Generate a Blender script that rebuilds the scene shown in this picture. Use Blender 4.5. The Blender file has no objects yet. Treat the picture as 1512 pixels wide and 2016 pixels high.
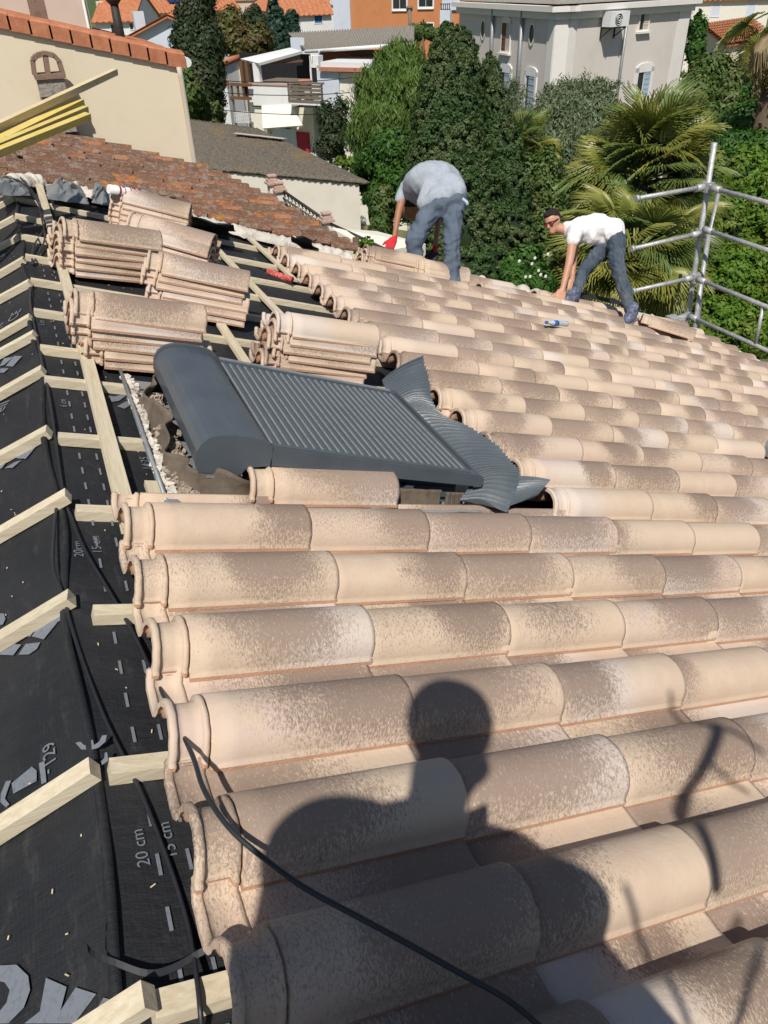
import bpy, bmesh, math, random
import numpy as np
from mathutils import Vector, Matrix, Euler, noise as mnoise
R_ = math.radians
random.seed(7); rng = np.random.default_rng(11)
SC = bpy.context.scene
COL = SC.collection
K = 0.75                      # modelling units -> metres (applied to every root at the end)
# ------------------------------------------------------------------ camera, sky, sun
RP = np.array([[0.8775354653616645, -0.39242109, 0.27556704],
               [0.03388383925636905, -0.52249892, -0.85196641],
               [0.478313069515914, 0.75696801, -0.4452146]])
CP = np.array([-0.56886669, -2.07999555, 1.39198221])
FPX = 1501.744; TL = 0.49359596; TW = 0.30; AL = R_(19.0)
TM = np.array([[math.cos(AL), 0, math.sin(AL)], [0, 1, 0], [-math.sin(AL), 0, math.cos(AL)]])
CW = TM @ CP; RW = RP @ TM.T
cam_d = bpy.data.cameras.new('camera'); cam = bpy.data.objects.new('camera', cam_d); COL.objects.link(cam)
cam_d.sensor_fit = 'VERTICAL'; cam_d.sensor_height = 36.0; cam_d.lens = FPX / 2016 * 36
cam_d.clip_start = 0.05; cam_d.clip_end = 4000
m = Matrix.Identity(4)
for i in range(3):
    m[i][0] = RW[0][i]; m[i][1] = -RW[1][i]; m[i][2] = -RW[2][i]; m[i][3] = CW[i] * K
cam.matrix_world = m
SC.camera = cam
SUN = np.array([0.27, 0.50, -0.80]); SUN /= np.linalg.norm(SUN)
W_ = bpy.data.worlds.new('World'); SC.world = W_; W_.use_nodes = True
nt = W_.node_tree; bg = nt.nodes['Background']
sky = nt.nodes.new('ShaderNodeTexSky'); sky.sky_type = 'NISHITA'; sky.sun_disc = False
sky.sun_elevation = math.asin(-SUN[2]); sky.sun_rotation = math.atan2(-SUN[0], -SUN[1])
sky.air_density = 1.0; sky.dust_density = 0.6; sky.ozone_density = 1.2
nt.links.new(sky.outputs[0], bg.inputs[0]); bg.inputs[1].default_value = 0.062
sl = bpy.data.lights.new('sun', 'SUN'); sl.energy = 4.6; sl.angle = R_(0.53); sl.color = (1.0, 0.94, 0.84)
so = bpy.data.objects.new('sun', sl); COL.objects.link(so)
so.rotation_euler = Vector(SUN).to_track_quat('-Z', 'Y').to_euler(); so.location = (0, -5, 30)
SC.view_settings.view_transform = 'Standard'; SC.view_settings.look = 'None'
SC.view_settings.exposure = 0.06; SC.view_settings.gamma = 1.0
try: SC.view_settings.use_curve_mapping = False
except Exception: pass
try:
    SC.cycles.max_bounces = 8; SC.cycles.transparent_max_bounces = 12
except Exception: pass
# ------------------------------------------------------------------ geometry of the place
def rayw(px, py): return RW.T @ np.array([(px - 756) / FPX, (py - 1008) / FPX, 1.0])
def W(px, py, D): return CW + D * rayw(px, py)
def PL(px, py, z=0.0):
    v = RP.T @ np.array([(px - 756) / FPX, (py - 1008) / FPX, 1.0]); t = (z - CP[2]) / v[2]; return CP + t * v
def P2W(p): return TM @ np.asarray(p, float)
def atY(px, py, Y): v = rayw(px, py); return CW + v * (Y - CW[1]) / v[1]
def atX(px, py, X): v = rayw(px, py); return CW + v * (X - CW[0]) / v[0]
def atZ(px, py, Z): v = rayw(px, py); return CW + v * (Z - CW[2]) / v[2]
def dep(w): return float((np.asarray(w) - CW) @ RW[2])
def projw(P):
    q = RW @ (np.asarray(P) - CW); return q[:2] / q[2] * FPX + [756, 1008]
def projp(p): return projw(P2W(p))
RFM = Matrix([[math.cos(AL), 0, math.sin(AL), 0], [0, 1, 0, 0], [-math.sin(AL), 0, math.cos(AL), 0], [0, 0, 0, 1]])
A2 = R_(24.0)
RIDGE = P2W([-0.30, 0, -0.088])
UL = np.array([-math.cos(A2), 0, -math.sin(A2)]); NL = np.array([-math.sin(A2), 0, math.cos(A2)])
def L2W(s, y, z): return np.array([RIDGE[0], 0, RIDGE[2]]) + UL * s + NL * z + np.array([0, y, 0])
def PLL(px, py, z=0.0):
    o = np.array([RIDGE[0], 0, RIDGE[2]]) + NL * z; v = rayw(px, py)
    h = CW + v * ((o - CW) @ NL) / (v @ NL) - o
    return float(h @ UL), float(h[1])
# ------------------------------------------------------------------ object helpers
MATW = {}
def setp(o, label=None, cat=None, group=None, kind=None):
    if label: o['label'] = label
    if cat: o['category'] = cat
    if group: o['group'] = group
    if kind: o['kind'] = kind
    return o
def thing(name, label, cat, base=(0, 0, 0), mtx=None, group=None):
    o = bpy.data.objects.new(name, None); COL.objects.link(o); o.empty_display_size = 0.1
    M = Matrix.Translation(Vector(base)) if mtx is None else mtx
    o.matrix_world = M; MATW[o.name] = M.copy()
    setp(o, label, cat, group); return o
def roofm(x, y, z, rz=0.0): return RFM @ Matrix.Translation((x, y, z)) @ Matrix.Rotation(rz, 4, 'Z')
def link(name, me, parent=None, local=None):
    o = bpy.data.objects.new(name, me); COL.objects.link(o)
    if parent is not None:
        o.parent = parent
    L = local if local is not None else Matrix.Identity(4)
    o.matrix_local = L
    MATW[o.name] = (MATW[parent.name] @ L) if parent is not None else L.copy()
    return o
class MB:
    def __init__(s): s.v = []; s.f = []; s.m = []; s.sm = []
    def add(s, vs, fs, mi=0, smooth=False):
        b = len(s.v); s.v += [tuple(map(float, v)) for v in vs]
        s.f += [tuple(b + i for i in f) for f in fs]; s.m += [mi] * len(fs); s.sm += [smooth] * len(fs); return s
    def hexa(s, p, mi=0):   # 8 points: bottom 4, top 4
        return s.add(p, [(3, 2, 1, 0), (4, 5, 6, 7), (0, 1, 5, 4), (1, 2, 6, 5), (2, 3, 7, 6), (3, 0, 4, 7)], mi)
    def box(s, x0, x1, y0, y1, z0, z1, mi=0, M=None):
        p = [(x0, y0, z0), (x1, y0, z0), (x1, y1, z0), (x0, y1, z0), (x0, y0, z1), (x1, y0, z1), (x1, y1, z1), (x0, y1, z1)]
        if M is not None: p = [M @ np.array(q) if isinstance(M, np.ndarray) else tuple(M @ Vector(q)) for q in p]
        return s.hexa(p, mi)
    def beam(s, a, b, w, h, up=(0, 0, 1), mi=0, jit=0.0):
        a = np.array(a, float); b = np.array(b, float); d = b - a; d /= np.linalg.norm(d)
        up = np.array(up, float); sd = np.cross(d, up); sd /= np.linalg.norm(sd); u = np.cross(sd, d)
        p = []
        for zz in (-.5, .5):
            for q, sx in ((a, -.5), (a, .5), (b, .5), (b, -.5)):
                p.append(q + sd * sx * w + u * zz * h + (rng.normal(0, jit, 3) if jit else 0))
        return s.hexa(p, mi)
    def tube(s, pts, r, n=8, mi=0, cap=True, smooth=True):
        pts = [np.array(p, float) for p in pts]; rs = r if hasattr(r, '__len__') else [r] * len(pts)
        vs = []; up = np.array([0.13, 0.21, 1.0])
        for i, p in enumerate(pts):
            d = pts[min(i + 1, len(pts) - 1)] - pts[max(i - 1, 0)]; d /= (np.linalg.norm(d) + 1e-9)
            a = np.cross(d, up)
            if np.linalg.norm(a) < .1: a = np.cross(d, [1, 0, 0])
            a /= np.linalg.norm(a); b = np.cross(d, a)
            for k in range(n):
                t = 2 * math.pi * k / n; vs.append(p + (a * math.cos(t) + b * math.sin(t)) * rs[i])
        fs = [(i * n + k, i * n + (k + 1) % n, (i + 1) * n + (k + 1) % n, (i + 1) * n + k) for i in range(len(pts) - 1) for k in range(n)]
        s.add(vs, fs, mi, smooth)
        if cap:
            b = len(s.v) - len(vs)
            s.f.append(tuple(b + k for k in range(n))[::-1]); s.f.append(tuple(b + (len(pts) - 1) * n + k for k in range(n)))
            s.m += [mi, mi]; s.sm += [False, False]
        return s
    def ell(s, c, r, n=12, mnr=8, mi=0, M=None):
        c = np.array(c, float); r = np.array(r if hasattr(r, '__len__') else [r] * 3, float); vs = []
        for i in range(mnr + 1):
            a = math.pi * i / mnr
            for k in range(n):
                t = 2 * math.pi * k / n
                q = np.array([math.sin(a) * math.cos(t), math.sin(a) * math.sin(t), math.cos(a)]) * r
                if M is not None: q = M @ q
                vs.append(c + q)
        fs = [(i * n + k, (i + 1) * n + k, (i + 1) * n + (k + 1) % n, i * n + (k + 1) % n) for i in range(mnr) for k in range(n)]
        return s.add(vs, fs, mi, True)
    def poly(s, pts, thick, nrm, mi=0):   # extruded polygon
        n = len(pts); nrm = np.array(nrm, float); a = [np.array(p, float) for p in pts]; b = [p - nrm * thick for p in a]
        fs = [tuple(range(n)), tuple(range(2 * n - 1, n - 1, -1))] + [(i, i + n, (i + 1) % n + n, (i + 1) % n) for i in range(n)]
        return s.add(a + b, fs, mi)
    def mesh(s, name, mats, W2L=None):
        me = bpy.data.meshes.new(name); vs = s.v
        if W2L is not None: vs = [tuple(W2L @ Vector(v)) for v in vs]
        me.from_pydata(vs, [], s.f); me.validate(verbose=False)
        for mt in (mats if isinstance(mats, (list, tuple)) else [mats]): me.materials.append(mt)
        if len(me.polygons) == len(s.f):
            me.polygons.foreach_set('material_index', s.m); me.polygons.foreach_set('use_smooth', s.sm)
        me.update(); return me
    def build(s, name, mats, parent=None, xf=None, local=False, label=None):
        if xf == 'plane': s.v = [tuple(TM @ np.array(v)) for v in s.v]
        if xf == 'left': s.v = [tuple(L2W(*v)) for v in s.v]
        W2L = None
        if parent is not None and not local: W2L = MATW[parent.name].inverted()
        me = s.mesh(name, mats, W2L)
        bm = bmesh.new(); bm.from_mesh(me); bmesh.ops.recalc_face_normals(bm, faces=bm.faces); bm.to_mesh(me); bm.free()
        o = link(name, me, parent)
        if label: o['label'] = label
        return o
def solo(mb, name, mats, label, cat, xf=None, group=None, base=None):
    """a thing that is one mesh, its origin put at its base"""
    if xf == 'plane': mb.v = [tuple(TM @ np.array(v)) for v in mb.v]
    a = np.array(mb.v); c = base if base is not None else np.array([a[:, 0].mean(), a[:, 1].mean(), a[:, 2].min()])
    me = mb.mesh(name, mats, Matrix.Translation(Vector(c)).inverted())
    bm = bmesh.new(); bm.from_mesh(me); bmesh.ops.recalc_face_normals(bm, faces=bm.faces); bm.to_mesh(me); bm.free()
    o = bpy.data.objects.new(name, me); COL.objects.link(o); o.matrix_world = Matrix.Translation(Vector(c)); MATW[o.name] = o.matrix_world.copy()
    return setp(o, label, cat, group)
# ------------------------------------------------------------------ materials
class NB:
    def __init__(s, name):
        s.mt = bpy.data.materials.new(name); s.mt.use_nodes = True; s.t = s.mt.node_tree; s.b = s.t.nodes['Principled BSDF']
    def n(s, ty, **kw):
        x = s.t.nodes.new(ty)
        for k, v in kw.items(): setattr(x, k, v)
        return x
    def l(s, a, b): s.t.links.new(a, b)
    def val(s, x, sock):
        if isinstance(x, (int, float)): sock.default_value = x
        elif isinstance(x, tuple): sock.default_value = x if len(x) == 4 or sock.type == 'VECTOR' else (*x, 1)
        else: s.l(x, sock)
    def math(s, op, a, b=0.0, c=0.0, clamp=False):
        x = s.n('ShaderNodeMath', operation=op); x.use_clamp = clamp
        s.val(a, x.inputs[0]); s.val(b, x.inputs[1]); s.val(c, x.inputs[2]); return x.outputs[0]
    def noise(s, vec, scale, detail=4, rough=.6, w=None, dist=0):
        x = s.n('ShaderNodeTexNoise'); x.inputs['Scale'].default_value = scale; x.inputs['Detail'].default_value = detail
        x.inputs['Roughness'].default_value = rough; x.inputs['Distortion'].default_value = dist
        if w is not None: x.noise_dimensions = '4D'; s.val(w, x.inputs['W'])
        if vec is not None: s.l(vec, x.inputs['Vector'])
        return x.outputs['Fac']
    def mapv(s, vec, scale=(1, 1, 1), loc=(0, 0, 0), rot=(0, 0, 0)):
        x = s.n('ShaderNodeMapping'); x.inputs['Scale'].default_value = scale; x.inputs['Location'].default_value = loc
        x.inputs['Rotation'].default_value = rot; s.l(vec, x.inputs['Vector']); return x.outputs[0]
    def mix(s, f, a, b, mode='MIX'):
        x = s.n('ShaderNodeMix', data_type='RGBA', blend_type=mode); s.val(f, x.inputs[0]); s.val(a, x.inputs[6]); s.val(b, x.inputs[7]); return x.outputs[2]
    def ss(s, x, a, b):
        r = s.n('ShaderNodeMapRange', interpolation_type='SMOOTHSTEP'); s.val(x, r.inputs[0]); r.inputs[1].default_value = a; r.inputs[2].default_value = b
        return r.outputs[0]
    def ramp(s, f, stops):
        r = s.n('ShaderNodeValToRGB'); s.l(f, r.inputs[0]); e = r.color_ramp.elements
        e[0].position = stops[0][0]; e[0].color = (*stops[0][1], 1); e[1].position = stops[-1][0]; e[1].color = (*stops[-1][1], 1)
        for p, c in stops[1:-1]: q = e.new(p); q.color = (*c, 1)
        return r.outputs[0]
    def obj(s): return s.n('ShaderNodeTexCoord').outputs['Object']
    def bump(s, h, st=.3, dist=.01):
        b = s.n('ShaderNodeBump'); b.inputs['Strength'].default_value = st; b.inputs['Distance'].default_value = dist; s.l(h, b.inputs['Height'])
        s.l(b.outputs[0], s.b.inputs['Normal']); return b
    def fin(s, col=None, rough=.7, spec=.4, metal=0):
        if col is not None: s.val(col, s.b.inputs['Base Color'])
        s.val(rough, s.b.inputs['Roughness']); s.b.inputs['Specular IOR Level'].default_value = spec; s.b.inputs['Metallic'].default_value = metal
        return s.mt
def pmat(name, c1, c2=None, scale=8, rough=.8, bump=0, bs=60, spec=.3, metal=0, stretch=(1, 1, 1), c3=None, dist=.01):
    nb = NB(name); o = nb.obj(); v = nb.mapv(o, stretch)
    if c2 is None: c2 = tuple(x * .8 for x in c1)
    f = nb.noise(v, scale, 6, .65)
    col = nb.ramp(f, [(.3, c2), (.5, c1), (.72, c3 or c1)])
    if bump: nb.bump(nb.noise(v, bs, 4, .6), bump, dist)
    return nb.fin(col, rough, spec, metal)

def clay_tile_material():
    nb = NB('sprayed_clay'); uv = nb.n('ShaderNodeUVMap').outputs[0]
    oi = nb.n('ShaderNodeObjectInfo').outputs['Random']; at = nb.n('ShaderNodeAttribute'); at.attribute_name = 'rnd'
    r = nb.math('FRACT', nb.math('ADD', oi, at.outputs['Fac']))
    wn = nb.n('ShaderNodeTexWhiteNoise', noise_dimensions='1D'); nb.l(nb.math('MULTIPLY', r, 917.3), wn.inputs['W'])
    sp = nb.n('ShaderNodeSeparateColor'); nb.l(wn.outputs['Color'], sp.inputs[0]); A, B, C = sp.outputs[0], sp.outputs[1], sp.outputs[2]
    wn2 = nb.n('ShaderNodeTexWhiteNoise', noise_dimensions='1D'); nb.l(nb.math('MULTIPLY_ADD', r, 533.7, 5.0), wn2.inputs['W'])
    sp2 = nb.n('ShaderNodeSeparateColor'); nb.l(wn2.outputs['Color'], sp2.inputs[0]); D, E_, F = sp2.outputs[0], sp2.outputs[1], sp2.outputs[2]
    sx = nb.n('ShaderNodeSeparateXYZ'); nb.l(uv, sx.inputs[0]); u, v = sx.outputs[0], sx.outputs[1]
    W4 = nb.math('MULTIPLY', r, 60.0)
    big = nb.noise(uv, 6.0, 3, .5, W4)
    uu = nb.math('MULTIPLY_ADD', nb.math('SUBTRACT', big, .5), .26, u)
    uu = nb.math('MULTIPLY_ADD', nb.math('SUBTRACT', v, .16), nb.math('MULTIPLY_ADD', D, .7, -.35), uu)
    cen = nb.math('MULTIPLY_ADD', A, .58, .05); wid = nb.math('MULTIPLY_ADD', B, .27, .12)
    d = nb.math('DIVIDE', nb.math('ABSOLUTE', nb.math('SUBTRACT', uu, cen)), wid)
    mask = nb.math('SUBTRACT', 1.0, nb.ss(d, .15, 1.75))
    full = nb.ss(F, .60, .66)          # some tiles are sprayed all over
    mask = nb.math('MAXIMUM', mask, nb.math('MULTIPLY', full, .52))
    none = nb.ss(E_, .06, .12); mask = nb.math('MULTIPLY', mask, none)
    crown = nb.ss(v, .02, .13); mask = nb.math('MULTIPLY', mask, nb.math('MULTIPLY_ADD', crown, .42, .60))
    fv = nb.mapv(uv, (1.0, .42, 1)); spk = nb.noise(fv, 210, 3, .75, W4); spk2 = nb.noise(fv, 520, 2, .7, W4)
    s = nb.math('ADD', nb.math('MULTIPLY', spk, .7), nb.math('MULTIPLY', spk2, .3))
    m = nb.ss(nb.math('SUBTRACT', nb.math('MULTIPLY_ADD', mask, .35, .285), s), -.075, .115)
    # base clay: cream, peach, or chalky pink white
    base = nb.ramp(C, [(0, (.55, .42, .325)), (.35, (.575, .46, .355)), (.7, (.55, .41, .32)), (.85, (.60, .485, .41)), (1, (.56, .43, .365))])
    fr = nb.noise(uv, 14, 4, .6, W4); base = nb.mix(nb.ss(fr, .35, .75), base, (.59, .475, .36, 1))
    wh = nb.ss(D, .70, .74); wc = nb.math('ABSOLUTE', nb.math('SUBTRACT', uu, nb.math('MULTIPLY_ADD', E_, .5, .1)))
    wm = nb.math('MULTIPLY', wh, nb.math('SUBTRACT', 1.0, nb.ss(wc, .08, .26)))
    wm = nb.math('MULTIPLY', wm, nb.math('MULTIPLY_ADD', nb.ss(nb.noise(fv, 240, 3, .8, W4), .36, .58), .6, .4))
    base = nb.mix(wm, base, (.61, .53, .48, 1))
    brown = nb.mix(E_, (.20, .143, .115, 1), (.275, .203, .163, 1))
    col = nb.mix(nb.math('MULTIPLY', m, .88), base, brown)
    ch = nb.ss(nb.noise(uv, 30, 2, .5, W4), .77, .80); col = nb.mix(nb.math('MULTIPLY', ch, .8), col, (.62, .36, .22, 1))
    nb.bump(nb.math('ADD', nb.math('MULTIPLY', spk2, .6), nb.noise(uv, 60, 4, .6, W4)), .35, .004)
    return nb.fin(col, .82, .25)
def felt_material():
    nb = NB('black_underlay'); o = nb.obj()
    f = nb.noise(o, 2.2, 5, .6); g = nb.noise(o, 60, 5, .75); wv = nb.n('ShaderNodeTexChecker'); nb.l(nb.mapv(o, (1, 1, 1), rot=(0, 0, .78)), wv.inputs[0]); wv.inputs[3].default_value = 210
    st = nb.noise(nb.mapv(o, (3, .8, 3), rot=(0, 0, .5)), 9, 6, .7)
    c = nb.mix(nb.ss(f, .35, .7), (.0135, .0150, .0190, 1), (.024, .0255, .0290, 1))
    c = nb.mix(nb.math('MULTIPLY', nb.ss(st, .52, .78), .7), c, (.062, .061, .060, 1))
    c = nb.mix(nb.math('MULTIPLY', nb.ss(g, .68, .80), .5), c, (.13, .12, .11, 1))
    c = nb.mix(nb.math('MULTIPLY', wv.outputs[1], .22), c, (.038, .039, .043, 1))
    h = nb.math('ADD', nb.math('MULTIPLY', nb.noise(nb.mapv(o, (1, 2.5, 1)), 7, 6, .65), 1.0), nb.math('MULTIPLY', g, .12))
    nb.bump(h, .38, .03); return nb.fin(c, .68, .28)
def wood_material(name, a, b, st=(1, 14, 14), dark=(.16, .09, .04)):
    nb = NB(name); o = nb.obj(); v = nb.mapv(o, st)
    oi = nb.n('ShaderNodeObjectInfo').outputs['Random']
    f = nb.noise(v, 5, 6, .65, nb.math('MULTIPLY', oi, 40)); g = nb.noise(nb.mapv(o, (4, 4, 4)), 3.0, 2, .5, nb.math('MULTIPLY', oi, 20))
    c = nb.mix(nb.ss(f, .35, .68), a, b); c = nb.mix(nb.math('MULTIPLY', nb.ss(g, .70, .74), .5), c, dark)
    c = nb.mix(nb.math('MULTIPLY', nb.ss(oi, .5, 1), .25), c, (.42, .37, .27, 1))
    nb.bump(f, .35, .004); return nb.fin(c, .75, .25)
def leaf_material(name, a, b, c=None, rough=.55, spec=.3, sc=1.2):
    nb = NB(name); g = nb.n('ShaderNodeNewGeometry'); o = nb.obj()
    r = g.outputs['Random Per Island']; f = nb.noise(o, sc, 3, .6)
    col = nb.mix(r, a, b); 
    if c: col = nb.mix(nb.math('MULTIPLY', nb.ss(f, .42, .66), .8), col, c)
    nb.fin(col, rough, spec)
    tr = nb.n('ShaderNodeBsdfTranslucent'); nb.l(nb.mix(.5, col, (a[0] * 2.2, a[1] * 2.2, a[2] * .8, 1)), tr.inputs[0])
    mx = nb.n('ShaderNodeMixShader'); mx.inputs[0].default_value = .22
    nb.l(nb.b.outputs[0], mx.inputs[1]); nb.l(tr.outputs[0], mx.inputs[2]); nb.l(mx.outputs[0], nb.t.nodes['Material Output'].inputs[0])
    return nb.mt
def old_tile_material():
    nb = NB('lichened_tile'); o = nb.obj(); oi = nb.n('ShaderNodeObjectInfo').outputs['Random']
    W4 = nb.math('MULTIPLY', oi, 50.0); f = nb.noise(o, 9, 6, .7, W4); g = nb.noise(nb.mapv(o, (1, 1.6, 1)), 26, 5, .75, W4)
    wn = nb.n('ShaderNodeTexWhiteNoise', noise_dimensions='1D'); nb.l(nb.math('MULTIPLY', oi, 771.0), wn.inputs['W'])
    sp = nb.n('ShaderNodeSeparateColor'); nb.l(wn.outputs['Color'], sp.inputs[0])
    c = nb.ramp(sp.outputs[0], [(0, (.14, .072, .048)), (.4, (.215, .098, .058)), (.7, (.16, .098, .068)), (.90, (.26, .11, .06)), (1, (.42, .16, .07))])
    c = nb.mix(nb.ss(g, .46, .62), c, (.125, .085, .062, 1))
    c = nb.mix(nb.math('MULTIPLY', nb.ss(f, .50, .60), .65), c, (.27, .225, .19, 1))
    k = nb.ss(sp.outputs[1], .84, .95); c = nb.mix(nb.math('MULTIPLY', k, nb.ss(nb.noise(o, 16, 4, .6, W4), .46, .58)), c, (.42, .17, .035, 1))
    c = nb.mix(nb.math('MULTIPLY', nb.ss(nb.noise(o, 55, 3, .6, W4), .58, .66), .75), c, (.40, .36, .31, 1))
    nb.bump(g, .8, .012); return nb.fin(c, .9, .15)
M = {}
M['tile'] = clay_tile_material()
M['clay'] = pmat('raw_clay', (.52, .315, .215), (.42, .22, .14), 14, .9, .4, 120, .2)
M['felt'] = felt_material()
M['print'] = pmat('grey_print', (.17, .19, .225), (.12, .135, .16), 90, .8)
M['wood'] = wood_material('pale_pine', (.67, .595, .445, 1), (.55, .46, .32, 1), (14, 1, 14))
M['woodx'] = wood_material('pale_pine_along', (.67, .60, .455, 1), (.55, .465, .33, 1), (1, 14, 14))
M['ywood'] = wood_material('yellow_treated_pine', (.70, .56, .20, 1), (.64, .48, .12, 1), (1.5, 1.5, 14))
M['pwood'] = wood_material('cream_pine', (.68, .57, .37, 1), (.60, .48, .28, 1), (1.5, 1.5, 14))
M['oldtile'] = old_tile_material()
M['mortar'] = pmat('lime_mortar', (.60, .56, .50), (.42, .38, .33), 10, .95, .8, 40)
M['cream'] = pmat('cream_render', (.76, .675, .52), (.73, .645, .49), 2.5, .95, .25, 150, .1)
M['cream2'] = pmat('pale_render', (.79, .75, .67), (.74, .70, .61), 1.5, .95, .2, 120, .1)
M['beige'] = pmat('beige_render', (.58, .51, .44), (.52, .46, .39), .8, .95, .2, 60, .1)
M['white'] = pmat('white_render', (.76, .76, .76), (.68, .68, .68), 1.2, .9, .15, 60, .1)
M['ltblue'] = pmat('pale_blue_render', (.60, .65, .74), (.54, .59, .68), 1, .9)
M['orange'] = pmat('orange_render', (.56, .23, .10), (.50, .20, .085), 1, .9)
M['grey'] = pmat('grey_render', (.68, .63, .585), (.63, .58, .54), .9, .95, .25, 40, .1)
M['quoin'] = pmat('light_band_render', (.76, .73, .70), (.71, .68, .65), 2, .95)
M['pink'] = pmat('pink_stone', (.52, .37, .31), (.44, .31, .26), 10, .9, .5, 60)
M['metal'] = pmat('galvanised_steel', (.43, .44, .45), (.33, .34, .35), 18, .5, .3, 60, .5, .35, c3=(.62, .62, .61))
M['shutter'] = pmat('slate_grey_aluminium', (.076, .092, .112), (.062, .077, .096), 4, .40, .05, 200, .5, c3=(.092, .108, .126))
M['shutter2'] = pmat('slate_slat', (.084, .100, .118), (.070, .085, .102), 9, .45, .05, 200, .5)
M['lead'] = pmat('pleated_lead', (.088, .108, .128), (.066, .084, .102), 3, .42, .08, 60, .5, c3=(.125, .145, .16))
M['slat_light'] = pmat('slat_highlight', (.19, .205, .22), (.12, .135, .15), 40, .8)  # paler grey that paints an edge highlight on the slats
M['gutter'] = pmat('grey_flashing', (.30, .32, .34), (.22, .23, .25), 12, .45, .2, 60, .5, .3)
M['membrane'] = pmat('brown_membrane', (.125, .10, .078), (.07, .055, .043), 7, .75, .5, 20, .3, c3=(.18, .14, .10))
M['rubble'] = pmat('crumbled_mortar', (.40, .33, .27), (.16, .105, .07), 30, .95, 1, 60)
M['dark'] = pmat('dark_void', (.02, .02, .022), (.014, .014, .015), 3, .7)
M['cable'] = pmat('black_cable', (.022, .024, .03), (.016, .018, .022), 30, .45, spec=.5)
M['plastic'] = pmat('grey_plastic_sheet', (.20, .215, .23), (.15, .16, .175), 5, .38, .4, 12, .5)
M['roofor'] = pmat('orange_tiles', (.44, .175, .09), (.32, .12, .062), 3, .9, .5, 12, .1, c3=(.50, .23, .13))
M['verge'] = pmat('terracotta_verge', (.47, .19, .105), (.38, .145, .08), 9, .85, .4, 60, .15, c3=(.56, .25, .14))
M['corr'] = pmat('weathered_fibre_cement', (.30, .28, .25), (.19, .17, .14), 9, .95, .9, 40, .1, c3=(.38, .35, .31), dist=.02)
def shed_material():
    nb = NB('mossy_gravel_roof'); o = nb.obj(); f = nb.noise(o, .8, 5, .65); g = nb.noise(nb.mapv(o, (1, 2.2, 1)), 15, 6, .8); h = nb.noise(o, 45, 3, .7)
    c = nb.mix(nb.ss(g, .40, .60), (.13, .108, .088, 1), (.34, .30, .245, 1)); c = nb.mix(nb.math('MULTIPLY', nb.ss(f, .52, .66), .55), c, (.36, .235, .10, 1))
    c = nb.mix(nb.math('MULTIPLY', nb.ss(h, .56, .64), .6), c, (.42, .39, .35, 1)); nb.bump(g, 1.0, .06); return nb.fin(c, .95, .1)
M['shedroof'] = shed_material()
M['glass'] = pmat('window_glass', (.03, .035, .04), (.02, .024, .03), 1, .12, spec=.7)
M['blue'] = pmat('pale_blue_shutter', (.38, .48, .56), (.32, .42, .50), 3, .7)
M['deepblue'] = pmat('deep_blue_shutter', (.03, .12, .32), (.025, .10, .27), 3, .6)
M['red'] = pmat('red_paint', (.42, .03, .055), (.36, .025, .045), 3, .6)
M['brownwood'] = pmat('brown_wood', (.16, .085, .045), (.10, .055, .03), 4, .7, .4, 30, stretch=(1, 1, 9))
M['greywood'] = pmat('weathered_wood', (.19, .16, .13), (.10, .085, .07), 4, .85, .5, 30, stretch=(2, 2, 12))
M['redwood'] = pmat('orange_brown_boards', (.30, .12, .055), (.21, .085, .04), 4, .8)
M['iron'] = pmat('dark_iron', (.035, .032, .03), (.025, .022, .02), 9, .6)
M['stonegrey'] = pmat('rough_stone', (.34, .31, .27), (.16, .14, .12), 22, .95, .9, 40)
M['brownclay'] = pmat('brown_clay', (.26, .17, .13), (.17, .11, .085), 10, .9, .5, 50)
M['potterra'] = pmat('terracotta_pot', (.44, .20, .14), (.34, .15, .10), 6, .9)
M['bark'] = pmat('bark', (.14, .105, .075), (.075, .055, .04), 9, .95, .9, 30, stretch=(2, 2, 10))
M['ground'] = pmat('garden_ground', (.10, .12, .05), (.055, .07, .03), .3, .95, .6, 4, c3=(.17, .15, .09), dist=.1)
M['road'] = pmat('street', (.09, .088, .085), (.07, .07, .068), .3, .9)
M['skin'] = pmat('skin', (.50, .27, .185), (.44, .225, .15), 12, .5, .15, 80, .4)
M['skin2'] = pmat('tanned_skin', (.36, .17, .10), (.30, .14, .085), 12, .5, .15, 80, .4)
M['hair'] = pmat('dark_brown_hair', (.028, .018, .012), (.015, .010, .007), 60, .6, .8, 120)
def cloth(name, c1, c2, sc, c3, bs, bump, dist):
    nb = NB(name); o = nb.obj(); f = nb.noise(o, sc, 5, .65)
    wr = nb.n('ShaderNodeTexWave', wave_type='BANDS'); wr.inputs['Scale'].default_value = bs; wr.inputs['Distortion'].default_value = 9; wr.inputs['Detail'].default_value = 3; wr.inputs['Detail Scale'].default_value = 1.2
    nb.l(o, wr.inputs[0]); g = nb.noise(o, 300, 2, .5)
    col = nb.ramp(f, [(.3, c2), (.5, c1), (.7, c3)])
    nb.bump(nb.math('ADD', wr.outputs['Fac'], nb.math('MULTIPLY', g, .25)), bump, dist); return nb.fin(col, .92, .1)
M['tshirt'] = cloth('white_cotton', (.80, .80, .82), (.78, .78, .80), 5, (.80, .80, .82), 2.2, .35, .03)
M['gshirt'] = cloth('heather_grey_cotton', (.36, .40, .46), (.29, .33, .39), 60, (.42, .46, .52), 1.6, .3, .03)
M['jeans'] = cloth('washed_denim', (.066, .088, .12), (.050, .068, .096), 2.5, (.12, .145, .17), 5, .4, .03)
M['jeans2'] = cloth('slate_blue_work_trousers', (.11, .14, .19), (.09, .115, .16), 3, (.13, .165, .22), 3, .4, .03)
M['shoe'] = pmat('blue_grey_trainer', (.10, .12, .19), (.06, .07, .12), 30, .7, c3=(.30, .30, .38))
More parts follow.
